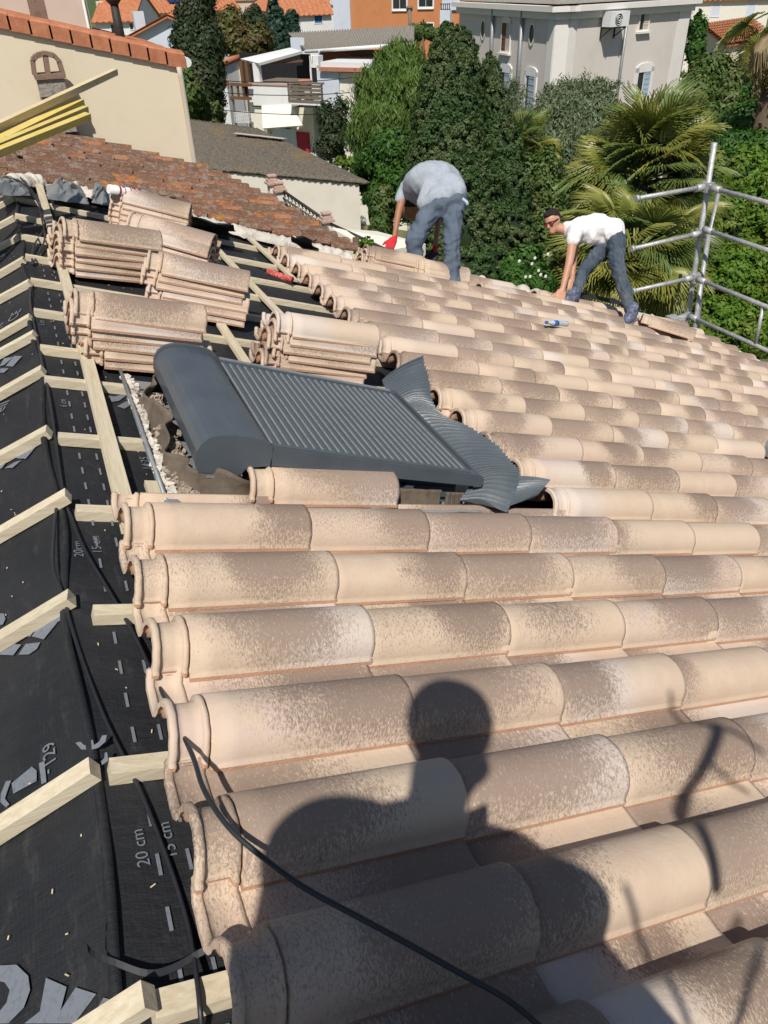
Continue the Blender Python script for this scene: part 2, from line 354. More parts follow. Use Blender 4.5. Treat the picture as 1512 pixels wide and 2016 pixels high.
M['sole'] = pmat('pale_sole', (.22, .22, .26), (.18, .18, .2), 10, .8)
M['glove'] = pmat('red_glove_knit', (.55, .03, .04), (.45, .025, .03), 30, .85)
M['gloved'] = pmat('glove_palm_black', (.03, .03, .032), (.02, .02, .022), 20, .6)
M['lens'] = pmat('red_mirror_lens', (.32, .03, .02), (.22, .02, .02), 6, .1, spec=.8)
M['blackpl'] = pmat('black_plastic', (.012, .012, .012), (.01, .01, .01), 5, .35)
M['acwhite'] = pmat('white_enamel', (.74, .75, .76), (.70, .71, .72), 3, .5)
M['pet'] = pmat('clear_bottle', (.55, .62, .68), (.35, .42, .52), 30, .12, .3, 20, .7)
M['petblue'] = pmat('blue_label', (.04, .14, .48), (.03, .1, .4), 20, .3)
M['redlab'] = pmat('red_printed_label', (.52, .05, .035), (.6, .6, .58), 50, .4, stretch=(1, 3, 1))
M['whitepk'] = pmat('white_glossy_wrap', (.78, .78, .78), (.72, .72, .72), 10, .25)
M['solar'] = pmat('solar_glass', (.02, .04, .12), (.015, .03, .1), 1, .15)
# foliage
M['cyp'] = leaf_material('cypress_scales', (0.0356, 0.0810, 0.0227, 1), (0.0745, 0.1378, 0.0421, 1), (0.1134, 0.1458, 0.0583, 1))
M['pine'] = leaf_material('bright_pine_needles', (0.0792, 0.1440, 0.0317, 1), (0.1440, 0.2232, 0.0504, 1), (0.1224, 0.2088, 0.0432, 1))
M['dark_leaf'] = leaf_material('dark_conifer', (0.0192, 0.0384, 0.0168, 1), (0.0408, 0.0672, 0.0264, 1), (0.0660, 0.0744, 0.0360, 1))
M['ivy'] = leaf_material('ivy_leaf', (0.0387, 0.1050, 0.0155, 1), (0.0718, 0.1658, 0.0265, 1), (0.0331, 0.0829, 0.0166, 1))
M['olive'] = leaf_material('olive_leaf', (0.1173, 0.1587, 0.0856, 1), (0.2208, 0.2622, 0.1656, 1), (0.1035, 0.1449, 0.0690, 1))
M['hedge'] = leaf_material('bright_hedge_leaf', (0.0632, 0.1492, 0.0138, 1), (0.1262, 0.2295, 0.0252, 1), (0.1492, 0.1951, 0.0287, 1))
M['dkhedge'] = leaf_material('dark_hedge_leaf', (0.0525, 0.1050, 0.0245, 1), (0.1050, 0.1715, 0.0420, 1), (0.1313, 0.1487, 0.0525, 1))
M['bluegreen'] = leaf_material('blue_green_fir', (.022, .055, .040, 1), (.040, .085, .055, 1))
M['autumn'] = leaf_material('brownish_bush', (.09, .085, .03, 1), (.17, .12, .05, 1), (.10, .12, .03, 1))
M['palm'] = leaf_material('palm_leaf', (0.1320, 0.1786, 0.0342, 1), (0.2562, 0.2795, 0.0621, 1), (0.3105, 0.2950, 0.0698, 1), .42, .5, .9)
M['palmdk'] = leaf_material('palm_leaf_dark', (0.0750, 0.1275, 0.0300, 1), (0.1500, 0.2100, 0.0525, 1), (0.1650, 0.2250, 0.0600, 1), .42, .5, .9)
M['deadpalm'] = leaf_material('dry_palm_leaf', (.28, .21, .11, 1), (.40, .32, .19, 1))
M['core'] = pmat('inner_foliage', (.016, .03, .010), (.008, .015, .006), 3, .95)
M['flower'] = pmat('white_petals', (.78, .78, .72), (.7, .7, .65), 9, .6)
# ================================================================== ground and far terrain
mb = MB(); N = 60
xs = np.concatenate([-np.geomspace(900, 12, 14), np.linspace(-10, 90, 26), np.geomspace(100, 1600, 14)])
ys = np.concatenate([-np.geomspace(900, 12, 10), np.linspace(-10, 90, 26), np.geomspace(100, 2200, 16)])
def ground_z(x, y):
    r = math.hypot(x, y); return -11.0 + .25 * math.sin(x * .11) * math.cos(y * .13) + max(0, r - 700) * .012
vs = [(x, y, ground_z(x, y)) for y in ys for x in xs]; nx = len(xs)
fs = [(j * nx + i, j * nx + i + 1, (j + 1) * nx + i + 1, (j + 1) * nx + i) for j in range(len(ys) - 1) for i in range(nx - 1)]
mb.add(vs, fs, 0, True); g = mb.build('ground', M['ground']); g['kind'] = 'structure'
# ================================================================== the roof being tiled
roof = thing('gable_roof', 'half-tiled gable roof with black underlay, pine battens and sand and brown clay tiles', 'roof', P2W([-.3, 0, -.1]))
YN, YF, XE = -4.2, 5.86, 16.2 * TL
def felt_h(x, y): return .006 * mnoise.noise(Vector((x * 1.6, y * 1.1, 3))) + .0035 * mnoise.noise(Vector((x * 7, y * 5, 9)))
mb = MB(); NX, NY = 90, 150
ux = np.linspace(-.3, XE - .1, NX); uy = np.linspace(YN, YF, NY)
vs = [(x, y, -.090 + (felt_h(x, y) if i > 0 else .004)) for y in uy for i, x in enumerate(ux)]
fs = [(j * NX + i, j * NX + i + 1, (j + 1) * NX + i + 1, (j + 1) * NX + i) for j in range(NY - 1) for i in range(NX - 1)]
mb.add(vs, fs, 0, True); feltR = mb.build('underlay', M['felt'], roof, 'plane')
mb = MB(); NX = 46; us = np.linspace(0, 4.0, NX)
vs = [(s, y, -.005 + (felt_h(s + 9, y) if i > 0 else .004)) for y in uy for i, s in enumerate(us)]
fs = [(j * NX + i, (j + 1) * NX + i, (j + 1) * NX + i + 1, j * NX + i + 1) for j in range(NY - 1) for i in range(NX - 1)]
mb.add(vs, fs, 0, True); feltL = mb.build('underlay', M['felt'], roof, 'left')
# raised fold along the ridge
mb = MB(); pts = []
for i in range(90):
    y = YN + (YF - YN) * i / 89; pts.append((-.30 + .012 * math.sin(y * 5) + .01 * mnoise.noise(Vector((y * 2, 0, 0))), y, -.086 + .006 * math.sin(y * 9)))
mb.tube(pts, .013, 6); mb.build('underlay_fold', M['felt'], roof, 'plane')
# house body below
mb = MB(); zz = -11
body = [P2W([-.3, 0, -.2]), P2W([XE - .55, 0, -.2])]
for Y0, Y1 in ((YN + .1, YF - .1),):
    a = L2W(3.7, 0, -.12); b = P2W([-.3, 0, -.22]); c = P2W([XE - .5, 0, -.22])
    sec = [(a[0], a[2]), (b[0], b[2]), (c[0], c[2]), (c[0], zz), (a[0], zz)]
    vs = [(x, Y0, z) for x, z in sec] + [(x, Y1, z) for x, z in sec]
    mb.add(vs, [(0, 1, 2, 3, 4), (9, 8, 7, 6, 5)] + [(i, i + 5, (i + 1) % 5 + 5, (i + 1) % 5) for i in range(5)])
mb.build('wall', M['cream'], roof)
# counter battens (down the slope) on the right
RB = [(-1.93, -.2, 1.2), (-1.36, -.255, 1.2), (-.82, -.265, 1.2), (-.245, -.245, 1.2), (.32, -.245, 1.2), (.88, -.265, 1.2), (1.46, -.285, 2.2), (1.86, -.285, 3.2), (2.42, -.29, 3.2), (3.0, -.285, 3.2), (3.54, -.295, 3.4), (4.07, -.31, 3.4), (4.69, -.33, 3.6), (5.34, -.31, 3.8)]
for y, x0, x1 in RB:
    mb = MB(); k = rng.uniform(-.015, .015); mb.beam((x0, y, -.0690), (x1, y + k, -.0690), .046, .038, jit=.001)
    if y < -1: mb = MB().beam((x0, y, -.0690), (x1, y + .01, -.0690), .052, .038, jit=.001)
    mb.build('counter_batten', M['woodx'], roof, 'plane')
LB = [((287, 1958), (190, 2020)), ((180, 1508), (0, 1624)), ((136, 1172), (0, 1254)), ((130, 970), (0, 1045)), ((93, 845), (0, 896)), ((82, 725), (0, 771)), ((66, 655), (0, 691)), ((59, 622), (0, 656)), ((57, 553), (0, 584)), ((46, 508), (0, 535)), ((35, 464), (0, 482)), ((26, 426), (0, 440)), ((25, 388), (0, 400))]
for a_, b_ in LB:
    p0 = np.array(PLL(*a_, .034)); p1 = np.array(PLL(*b_, .034)); dd = (p1 - p0) / np.linalg.norm(p1 - p0); dd[1] = max(-.3, min(.3, dd[1])); p1 = p0 + dd * 3.4
    mb = MB(); mb.beam((p0[0], p0[1], .022), (p1[0], p1[1], .022), .046, .038, jit=.001)
    mb.build('counter_batten', M['woodx'], roof, 'left')
# tile battens (along the ridge)
def tb(a, b, w=.056, h=.022, z=-.0385):
    w *= .9
    mb = MB(); mb.beam((a[0], a[1], z), (b[0], b[1], z), w, h, jit=.0012); mb.build('tile_batten', M['wood'], roof, 'plane')
tb((-.085, .16), (-.083, 2.62), .068); tb((-.086, 2.64), (-.10, 6.0), .066)
tb((1.28, 4.95), (1.35, 2.9), .062); tb((.80, 2.62), (.79, 1.55), .062)
tb((.45, 5.3), (.46, 4.6), .06); tb((1.80, 5.62), (1.83, 4.2), .06); tb((2.62, 5.7), (2.66, 4.9), .06); tb((3.15, 5.7), (3.2, 5.0), .06)
tb((.03, .5), (.06, -.6), .05, .024); tb((.40, -1.0), (.42, -3.0), .05); tb((.05, -.62), (.05, -3.0), .05, .024)
# ------------------------------------------------------------------ print on the underlay
def print_poly(polys, side, name='print', parent=None, mat='print'):
    mb = MB()
    for pts in polys:
        if side == 'R':
            q = [PL(x, y, -.088) for x, y in pts]; vs = [(p[0], p[1], -.0845 + felt_h(p[0], p[1])) for p in q]
        else:
            q = [PLL(x, y, 0) for x, y in pts]; vs = [(p[0], p[1], .0030 + felt_h(p[0] + 9, p[1])) for p in q]
        mb.add(vs, [tuple(range(len(vs)))])
    return mb.build(name, M[mat], parent or (feltR if side == 'R' else feltL), 'plane' if side == 'R' else 'left')
def text_mesh(body, size):
    cu = bpy.data.curves.new('t', 'FONT'); cu.body = body; cu.size = size; cu.resolution_u = 3
    o = bpy.data.objects.new('t', cu); COL.objects.link(o); dg = bpy.context.evaluated_depsgraph_get()
    me = bpy.data.meshes.new_from_object(o.evaluated_get(dg)); bpy.data.objects.remove(o); bpy.data.curves.remove(cu); return me
def lettering(body, size, side, px, py, ang=90, name='lettering', mat='print'):
    me = text_mesh(body, size); me.materials.clear(); me.materials.append(M[mat])
    if side == 'R':
        p = PL(px, py, -.088); Mx = RFM @ Matrix.Translation((p[0], p[1], -.0845 + felt_h(p[0], p[1]))) @ Matrix.Rotation(R_(ang), 4, 'Z'); par = feltR
    else:
        s, y = PLL(px, py, 0); w = L2W(s, y, .003 + felt_h(s + 9, y)); ux_ = Vector(-UL); uy_ = Vector((0, 1, 0)); uz_ = Vector(NL)
        Mx = Matrix(((ux_[0], uy_[0], uz_[0], w[0]), (ux_[1], uy_[1], uz_[1], w[1]), (ux_[2], uy_[2], uz_[2], w[2]), (0, 0, 0, 1))) @ Matrix.Rotation(R_(ang), 4, 'Z'); par = feltL
    return link(name, me, par, MATW[par.name].inverted() @ Mx)
for body, sz, side, x, y, a in (('20 cm', .038, 'R', 296, 1706, 92), ('15 cm', .038, 'R', 350, 1690, 92), ('20cm', .042, 'R', 165, 1098, 90), ('15 cm', .042, 'R', 201, 1090, 90),
        ('6 cm', .042, 'R', 132, 802, 90), ('5 cm', .04, 'R', 88, 642, 90), ('14:25', .05, 'R', 299, 928, 90), ('CE', .11, 'R', 338, 643, -88), ('1000', .07, 'R', 590, 622, -88), ('ICO', .12, 'R', 610, 655, -60), ('0 cm', .05, 'R', 497, 507, -88),
        ('129', .05, 'L', 112, 1502, 90), ('- ', .05, 'L', 105, 1520, 90), ('eil', .10, 'L', 4, 810, 62), ('eil', .085, 'L', 14, 1065, 64), ('CE', .09, 'L', 8, 510, 70), ('CE', .10, 'L', 33, 628, 70), ('5 m', .05, 'L', 5, 645, 80)):
    lettering(body, sz, side, x, y, a)
# dashes measured from the photograph: two dashed lines parallel to the ridge
for x in (-.196, -.132):
    y = -2.2
    mbd = MB()
    while y < 4.8:
        if not (.0 < (y * 100) % 1 < 0):
            q = [(x, y), (x + .008, y), (x + .008, y + .052), (x, y + .052)]
            mbd.add([(a, b, -.0840 + felt_h(a, b)) for a, b in q], [(0, 1, 2, 3)])
        y += .123
    mbd.build('dashed_line', M['print'], feltR, 'plane')
# CE arcs, logo and diamonds on the left slope
def arc_px(cx, cy, ro, ri, a0, a1, sx=1, n=14):
    o = [(cx + ro * sx * math.cos(R_(a0 + (a1 - a0) * i / n)), cy + ro * math.sin(R_(a0 + (a1 - a0) * i / n))) for i in range(n + 1)]
    i_ = [(cx + ri * sx * math.cos(R_(a1 - (a1 - a0) * i / n)), cy + ri * math.sin(R_(a1 - (a1 - a0) * i / n))) for i in range(n + 1)]
    return [[o[k], o[k + 1], i_[n - k - 1], i_[n - k]] for k in range(n)]
Z2 = lambda L: [(x * .2184, 1180 + y * .2184) for x, y in L]
print_poly([Z2(q) for q in ([(690, 1300), (735, 1290), (770, 1320), (815, 1330), (810, 1280), (850, 1275), (858, 1322), (905, 1290), (930, 1235), (972, 1228), (960, 1290), (900, 1345), (830, 1365), (745, 1360)],
    [(975, 1385), (985, 1460), (930, 1500), (920, 1465), (950, 1440), (955, 1390)],
    [(105, 1635), (60, 1640), (15, 1750), (10, 1830), (60, 1880), (90, 1850), (50, 1800), (75, 1720)],
    [(110, 1660), (290, 1510), (335, 1545), (335, 1640), (125, 1755)], [(355, 1480), (405, 1460), (425, 1650), (380, 1670)])], 'L', 'logo')
print_poly([Z2(q) for q in ([(150, 1690), (205, 1640), (225, 1680), (158, 1722)], [(235, 1620), (290, 1570), (305, 1625), (250, 1665)])], 'L', 'logo_counter', mat='felt')
zb = lambda L: [(x * .17857, 900 + y * .17857) for x, y in L]
print_poly([zb(q) for q in ([(560, 1735), (720, 1775), (640, 1830), (490, 2016), (355, 1980)], [(215, 1970), (330, 1870), (430, 1840), (340, 1985)], [(0, 1730), (50, 1730), (70, 1790), (40, 1850), (0, 1860)], [(170, 65), (245, 40), (150, 125), (60, 130)], [(0, 75), (80, 65), (30, 130), (0, 140)], [(190, 0), (290, 0), (250, 25), (200, 20)])], 'L', 'logo')
print_poly([Z2(q) for q in ([(0, 420), (80, 400), (195, 410), (120, 505), (0, 500)], [(235, 405), (370, 392), (340, 450), (265, 500), (168, 500)])], 'L', 'logo')
za = lambda L: [(x * .17857, 560 + y * .17857) for x, y in L]
print_poly([za(q) for q in ([(160, 790), (245, 790), (140, 905), (65, 900)], [(50, 820), (150, 800), (50, 890), (0, 905)], [(10, 930), (95, 925), (45, 975), (0, 975)], [(290, 1830), (425, 1760), (290, 1930), (185, 1920)])], 'L', 'logo')
print_poly([za(q) for q in ([(1200, 1235), (1260, 1245), (1330, 1228), (1390, 1235), (1310, 1290), (1230, 1300)], [(1290, 1350), (1380, 1300), (1455, 1280), (1420, 1350), (1370, 1378)], [(1400, 1232), (1440, 1245), (1456, 1272), (1390, 1280)])], 'R', 'logo')
big = [[(0, 1902), (35, 1900), (58, 1922), (62, 1950), (50, 1985), (20, 2016), (0, 2016), (0, 1995), (16, 1975), (22, 1950), (12, 1935), (0, 1932)],
       [(93, 1926), (134, 1944), (124, 1985), (122, 1992), (152, 1945), (192, 1958), (150, 2016), (52, 2016), (82, 1992)], [(206, 1965), (226, 1970), (200, 1992), (192, 1990)]]
print_poly(big, 'L', 'large_letter')
# ================================================================== clay tiles
LT = TL + .136; TTILT = .0145 / TL
def tile_mesh(name, us, nb_, npan, seed=0):
    """one interlocking barrel tile: barrel (near side) + pan (far side); x down the slope, y across, z up"""
    thick = .0125; rs = random.Random(seed)
    prof = []   # (v,z)
    for i in range(nb_ + 1):
        a = math.pi * (1 - i / nb_); w = .097
        z = .099 * (abs(math.sin(a)) ** .88); prof.append((.097 + w * math.cos(a), z))
    prof = [(-.007, -.013), (-.007, -.001), (.0, .005)] + prof[1:-1]; nb_ += 2
    pan = [(.194, .004), (.205, -.008), (.235, -.0155), (.270, -.016), (.296, -.016), (.308, -.004), (.318, .018), (.332, .016), (.336, .004)]
    if npan < 9: pan = [pan[0], pan[2], pan[4], pan[6], pan[8]]
    prof += pan; n = len(prof); nbar = nb_
    top, bot, uvs = [], [], []
    arc = [0]
    for i in range(1, n): arc.append(arc[-1] + math.hypot(prof[i][0] - prof[i - 1][0], prof[i][1] - prof[i - 1][1]))
    nrm = []
    for i in range(n):
        a, b = prof[max(i - 1, 0)], prof[min(i + 1, n - 1)]; dx, dz = b[0] - a[0], b[1] - a[1]; l = math.hypot(dx, dz) + 1e-9
        nrm.append((-dz / l, dx / l))
    wob = [rs.uniform(-.0005, .0005) for _ in range(n)]
    for u in us:
        tz = -TTILT * (u - LT) * -1 - 0.0
        off = 0.0; inset = 0.0
        if u < .096: off = -.013; inset = .011
        if u < .0195: off = (.0 if 0.004 < u < .016 else -.006); inset = .006
        if .074 < u < .092: off = (.002 if .0775 < u < .0885 else -.004); inset = .006
        for i, (v, z) in enumerate(prof):
            o_ = off if i < nbar + 1 else off * .6
            vv, zv = v, z
            if i < nbar: vv = .097 + (v - .097) * (1 - inset / .097); 
            if i <= 2 and inset: zv = z + .014
            elif i == 3 and inset: zv = max(z, .022)
            x_ = u + .0006 * math.sin(i * 1.7 + u * 9)
            if i >= nbar and u < .1: zv += .0022 * math.sin(max(0, (u - .01)) / .09 * math.pi * 3) * (1 if i < nbar + 6 else 0)
            top.append((x_, vv + nrm[i][0] * o_ + 0, zv + nrm[i][1] * o_ + TTILT * (u - .136) + wob[i] * min(1, u * 8)))
            bot.append((x_, vv + nrm[i][0] * (o_ - thick), zv + nrm[i][1] * (o_ - thick) + TTILT * (u - .136) + wob[i] * min(1, u * 8)))
            uvs.append((u, arc[i]))
    m_ = len(us); F = []; FM = []; FU = []; FS = []; NB_ = m_ * n
    for j in range(m_ - 1):
        for i in range(n - 1):
            a, b, c, d = j * n + i, (j + 1) * n + i, (j + 1) * n + i + 1, j * n + i + 1
            F.append((a, b, c, d)); FM.append(1 if i == 0 else 0); FS.append(i > 0)
            F.append((a + NB_, d + NB_, c + NB_, b + NB_)); FM.append(1); FS.append(True)
        for i, fl in ((0, 0), (n - 1, 1)):
            a, b = j * n + i, (j + 1) * n + i
            F.append((a, a + NB_, b + NB_, b) if not fl else (a, b, b + NB_, a + NB_)); FM.append(1); FS.append(False)
    for i in range(n - 1):
        a, b = i, i + 1; F.append((a, b, b + NB_, a + NB_)); FM.append(0); FS.append(False)
        a, b = (m_ - 1) * n + i, (m_ - 1) * n + i + 1; F.append((a, a + NB_, b + NB_, b)); FM.append(0); FS.append(False)
    me = bpy.data.meshes.new(name); me.from_pydata(top + bot, [], F)
    me.materials.append(M['tile']); me.materials.append(M['clay'])
    me.polygons.foreach_set('material_index', FM); me.polygons.foreach_set('use_smooth', FS)
    uvl = me.uv_layers.new(name='UVMap'); li = np.zeros(len(me.loops), int); me.loops.foreach_get('vertex_index', li)
    U = np.array(uvs + uvs); uvl.data.foreach_set('uv', U[li].ravel()); me.update(); return me
US_H = [0, .0045, .010, .0155, .019, .0205, .035, .055, .0735, .0765, .0795, .083, .0875, .0905, .0925, .0959, .0961, .16, .28, .40, .50, LT - .012, LT]
US_L = [0, .0045, .0155, .0205, .0735, .083, .0905, .0959, .0961, .3, LT - .012, LT]
T_HI = [tile_mesh('roof_tile', US_H, 22, 9, k) for k in range(3)]
T_LO = [tile_mesh('roof_tile_far', US_L, 12, 5, k) for k in range(2)]
present = []
for c in range(-18, 11):
    for r in range(1, 17):
        if c == -1 and r in (1, 3, 4): continue
        if -16 <= c <= -2 and r <= 4: continue
        if c == -17 and r < 8: continue
        if c == -18 and r < 9: continue
        if (c, r) in ((-17, 9), (-17, 14), (-18, 11), (-18, 15)): continue
        if c == -4 and r in (10, 11): continue
        p = np.array([(r - .5) * TL, -c * TW + .15, .05]); w = P2W(p); d = dep(w)
        if d < .25: present.append((1e9, c, r, False)) if r < 3 and c < 9 else None; continue
        q = projw(w); inside = -420 < q[0] < 1950 and -200 < q[1] < 2700
        if not inside: continue
        vis = -120 < q[0] < 1620 and -50 < q[1] < 2150
        present.append((d if vis else d + 50, c, r, vis))
present.sort()
PARTN = 296; tiles_far = []
rt = random.Random(5)
for k, (d, c, r, vis) in enumerate(present):
    x = r * TL - LT + rt.uniform(-.004, .004) + max(0.0, min(1.0, c / 4)) * (-.022 + .022 * min(r - 1, 2)); y = -c * TW + rt.uniform(-.003, .003); z = rt.uniform(-.0012, .0012)
    rz = rt.uniform(-.006, .006)
    if (c, r) == (-1, 2): y -= .0; z += .016
    Mx = roofm(x, y, z, rz)
    if k < PARTN:
        me = T_HI[rt.randrange(3)] if d < 5.2 else T_LO[rt.randrange(2)]
        o = link('roof_tile', me, roof, MATW[roof.name].inverted() @ Mx)
    else: tiles_far.append((Mx, rt.random()))
def join_tiles(name, lst, mesh, parent):
    n = len(mesh.vertices); co = np.zeros(n * 3); mesh.vertices.foreach_get('co', co); co = co.reshape(-1, 3)
    F = [tuple(p.vertices) for p in mesh.polygons]; mi = [p.material_index for p in mesh.polygons]; sm = [p.use_smooth for p in mesh.polygons]
    uvl = np.zeros(len(mesh.loops) * 2); mesh.uv_layers[0].data.foreach_get('uv', uvl)
    V = []; FF = []; MI = []; S_ = []; UVs = []; RN = []; Pi = MATW[parent.name].inverted()
    for Mx, rn in lst:
        A = np.array(Pi @ Mx); b = len(V) and sum(len(v) for v in V) or 0
        V.append(co @ A[:3, :3].T + A[:3, 3]); FF += [tuple(b + i for i in f) for f in F]; MI += mi; S_ += sm; UVs.append(uvl); RN += [rn] * n
    me = bpy.data.meshes.new(name); me.from_pydata(np.concatenate(V).tolist(), [], FF)
    for mt in mesh.materials: me.materials.append(mt)
    me.polygons.foreach_set('material_index', MI); me.polygons.foreach_set('use_smooth', S_)
    u = me.uv_layers.new(name='UVMap'); u.data.foreach_set('uv', np.concatenate(UVs))
    at = me.attributes.new('rnd', 'FLOAT', 'POINT'); at.data.foreach_set('value', RN); me.update()
    o = link(name, me, parent); o['kind'] = 'stuff'; return o
if tiles_far: join_tiles('roof_tiles', tiles_far, T_LO[0], roof)
# ================================================================== stacked tiles
ORD = ['topmost', 'second from the top', 'third from the top', 'fourth from the top', 'fifth from the top', 'sixth from the top', 'seventh from the top', 'lowest']
def stack(desc, group, x, y, ztop, n, rz, gap=.0455, hi=True, jx=.012, shift=None):
    for k in range(n):
        a = R_(rz + rt.uniform(-1.3, 1.3)); dx = rt.uniform(-jx, jx) + (shift[k] if shift else 0); dy = rt.uniform(-.006, .006) - 0.004 * k
        Mx = roofm(x, y, 0) @ Matrix.Rotation(a, 4, 'Z') @ Matrix.Translation((dx - .084, dy, ztop - k * gap - .01)) @ Matrix.Rotation(TTILT * .0, 4, 'Y')
        o = bpy.data.objects.new('clay_tile', T_HI[k % 3]); COL.objects.link(o); o.matrix_world = Mx; MATW[o.name] = Mx.copy()
        nm = ORD[k] if k < n - 1 else 'lowest'
        setp(o, '%s tile in the stack %s' % (nm, desc), 'roof tile', group)
stack('just above the shutter box, nearest the camera', 'loose tiles stacked on the battens', -.09, 1.70, .190, 6, 1, shift=[0, 0, .0, .01, .06, .075])
stack('beyond the slatted panel, wavy ends showing', 'loose tiles stacked on the battens', 0.97, 1.86, .205, 6, -3, shift=[0, -.01, -.02, 0, -.02, -.03])
stack('on the ridge side, second nearest', 'loose tiles stacked on the battens', -.03, 3.26, .190, 6, 9, shift=[0, .0, -.005, 0, -.01, 0])
stack('in the middle of the bare battens', 'loose tiles stacked on the battens', .41, 2.78, .190, 6, -11, shift=[0, 0, -.01, .03, .03, .01])
stack('beside the red and white roll', 'loose tiles stacked on the battens', .44, 4.82, .20, 6, -19)
stack('just below the farthest stack', 'loose tiles stacked on the battens', .43, 3.89, .190, 6, -28)
w = PL(735, 512, .1)
stack('under the red glove', 'loose tiles beside the man in grey', w[0] + .0, w[1] + .02, .13, 5, -6, gap=.04, jx=.03)
stack('between the legs of the man in grey', 'loose tiles beside the man in grey', w[0] + .55, w[1] - .08, .13, 5, -6, gap=.04, jx=.02)
# one tile lying crosswise by the eave
p = PL(1258, 640, .11)
o = bpy.data.objects.new('clay_tile', T_HI[0]); COL.objects.link(o); o.matrix_world = roofm(p[0] + .04, p[1] + .03, .135) @ Matrix.Rotation(R_(-38), 4, 'Z') @ Matrix.Rotation(R_(3), 4, 'X'); MATW[o.name] = o.matrix_world.copy()
setp(o, 'single loose brown clay tile lying crosswise on the laid tiles near the man in white', 'roof tile')
# ================================================================== roof window with roller shutter
rw = thing('roof_window', 'slate grey roller shutter box and slatted panel over a roof window amid bare battens', 'roof window', mtx=roofm(.7, .75, -.03))
SX, SY, SZ = .035, .10, -.046
class MS(MB):
    def build(s, name, mats, parent=None, xf=None, local=False, label=None):
        s.v = [(a + SX, b + SY, c + SZ) for a, b, c in s.v]; return MB.build(s, name, mats, parent, xf, local, label)
def plane_extr(mb, prof, y0, y1, mi=0, smooth=False, dz=0.0, dx=0.0):
    n = len(prof); vs = [(x, y0, z) for x, z in prof] + [(x + dx, y1, z + dz) for x, z in prof]
    mb.add(vs, [(i, (i + 1) % n, (i + 1) % n + n, i + n) for i in range(n)], mi, smooth); mb.add(vs, [tuple(range(n))[::-1], tuple(range(n, 2 * n))], mi); return mb
hp = [(.141, .118), (.128, .140), (.120, .200), (.133, .230), (.157, .256), (.180, .266), (.203, .272), (.254, .2765), (.31, .274), (.355, .266), (.38, .255), (.398, .240), (.408, .165), (.33, .152), (.307, .141), (.296, .116)]
mb = plane_extr(MS(), hp, .318, 1.235, dz=-.012, smooth=False); o = mb.build('shutter_box', M['shutter'], rw, 'plane')
bx = o
for y0, y1 in ((.300, .317), (1.236, 1.253)):
    plane_extr(MS(), [(x + (.004 if x > .27 else -.004), z + .004 if z > .2 else z) for x, z in hp], y0, y1).build('end_cap', M['shutter'], bx, 'plane')
MS().box(.17, .20, .296, .299, .10, .108).box(.30, .305, .2955, .2985, .115, .12).build('screw', M['gutter'], bx, 'plane')
def pz(x): return .236 - (x - .40) * .056
for y0, y1, nm in ((.300, .345, 'side_rail'), (1.195, 1.24, 'side_rail')):
    mb = MS(); xs_ = [.406, 1.36]
    p = []
    for z in (0, 1):
        for x, y in ((.406, y0), (1.372, y0), (1.372, y1), (.406, y1)):
            p.append((x, y, pz(x) + (.006 if z else -.070 + (x - .4) * .02)))
    mb.hexa(p); o = mb.build(nm, M['shutter'], rw, 'plane')
    mb = MS(); q = []
    for z in (.0065, .011):
        for x, y in ((.41, y0 + .012), (1.34, y0 + .012), (1.34, y1 - .012), (.41, y1 - .012)): q.append((x, y, pz(x) + z))
    mb.hexa(q).build('rail_cap', M['gutter'] if y0 > 1 else M['shutter2'], o, 'plane')
mb = MS()
for k in range(9):
    a = math.pi / 2 * k / 8; mb.v
ep = [(1.3725, pz(1.37) + .006), (1.395, pz(1.37) + .002), (1.412, pz(1.37) - .012), (1.418, pz(1.37) - .03), (1.412, pz(1.37) - .052), (1.3725, pz(1.37) - .056)]
plane_extr(mb, ep, .300, 1.24).build('end_bar', M['shutter'], rw, 'plane')
ns = 26; x0 = .412; pitch = (1.366 - x0) / ns
for k in range(ns):
    xa = x0 + k * pitch; sp = [(xa + .0015, pz(xa) - .016), (xa + .0015, pz(xa) - .005), (xa + .0075, pz(xa) - .0005), (xa + pitch * .5, pz(xa) + .001), (xa + pitch - .007, pz(xa) - .002), (xa + pitch - .0035, pz(xa) - .0085), (xa + pitch - .0035, pz(xa) - .016)]
    q_ = plane_extr(MS(), sp, .3455, 1.1945); q_.m[1] = 1; q_.m[4] = 0; q_.build('slat', [M['shutter2'], M['slat_light']], rw, 'plane')  # upslope chamfer coloured paler, a highlight put into the material
MS().box(x0, 1.36, .346, 1.194, .14, .15).build('backing', M['dark'], rw, 'plane')
mb = MS(); mb.box(.23, 1.33, .37, .43, -.06, .125).box(.23, 1.33, 1.12, 1.18, -.06, .125).box(.23, .29, .431, 1.119, -.06, .125).box(1.27, 1.33, .431, 1.119, -.06, .125)
mb.box(.29, 1.27, .431, 1.119, .06, .08, 1)
mb.build('window_frame', [M['shutter'], M['glass']], rw, 'plane')
MS().box(.44, 1.32, .352, .362, .04, .09).box(1.05, 1.09, .335, .3515, .03, .10).box(.42, .47, .335, .3515, .06, .12).build('hinge_strip', M['shutter'], rw, 'plane')
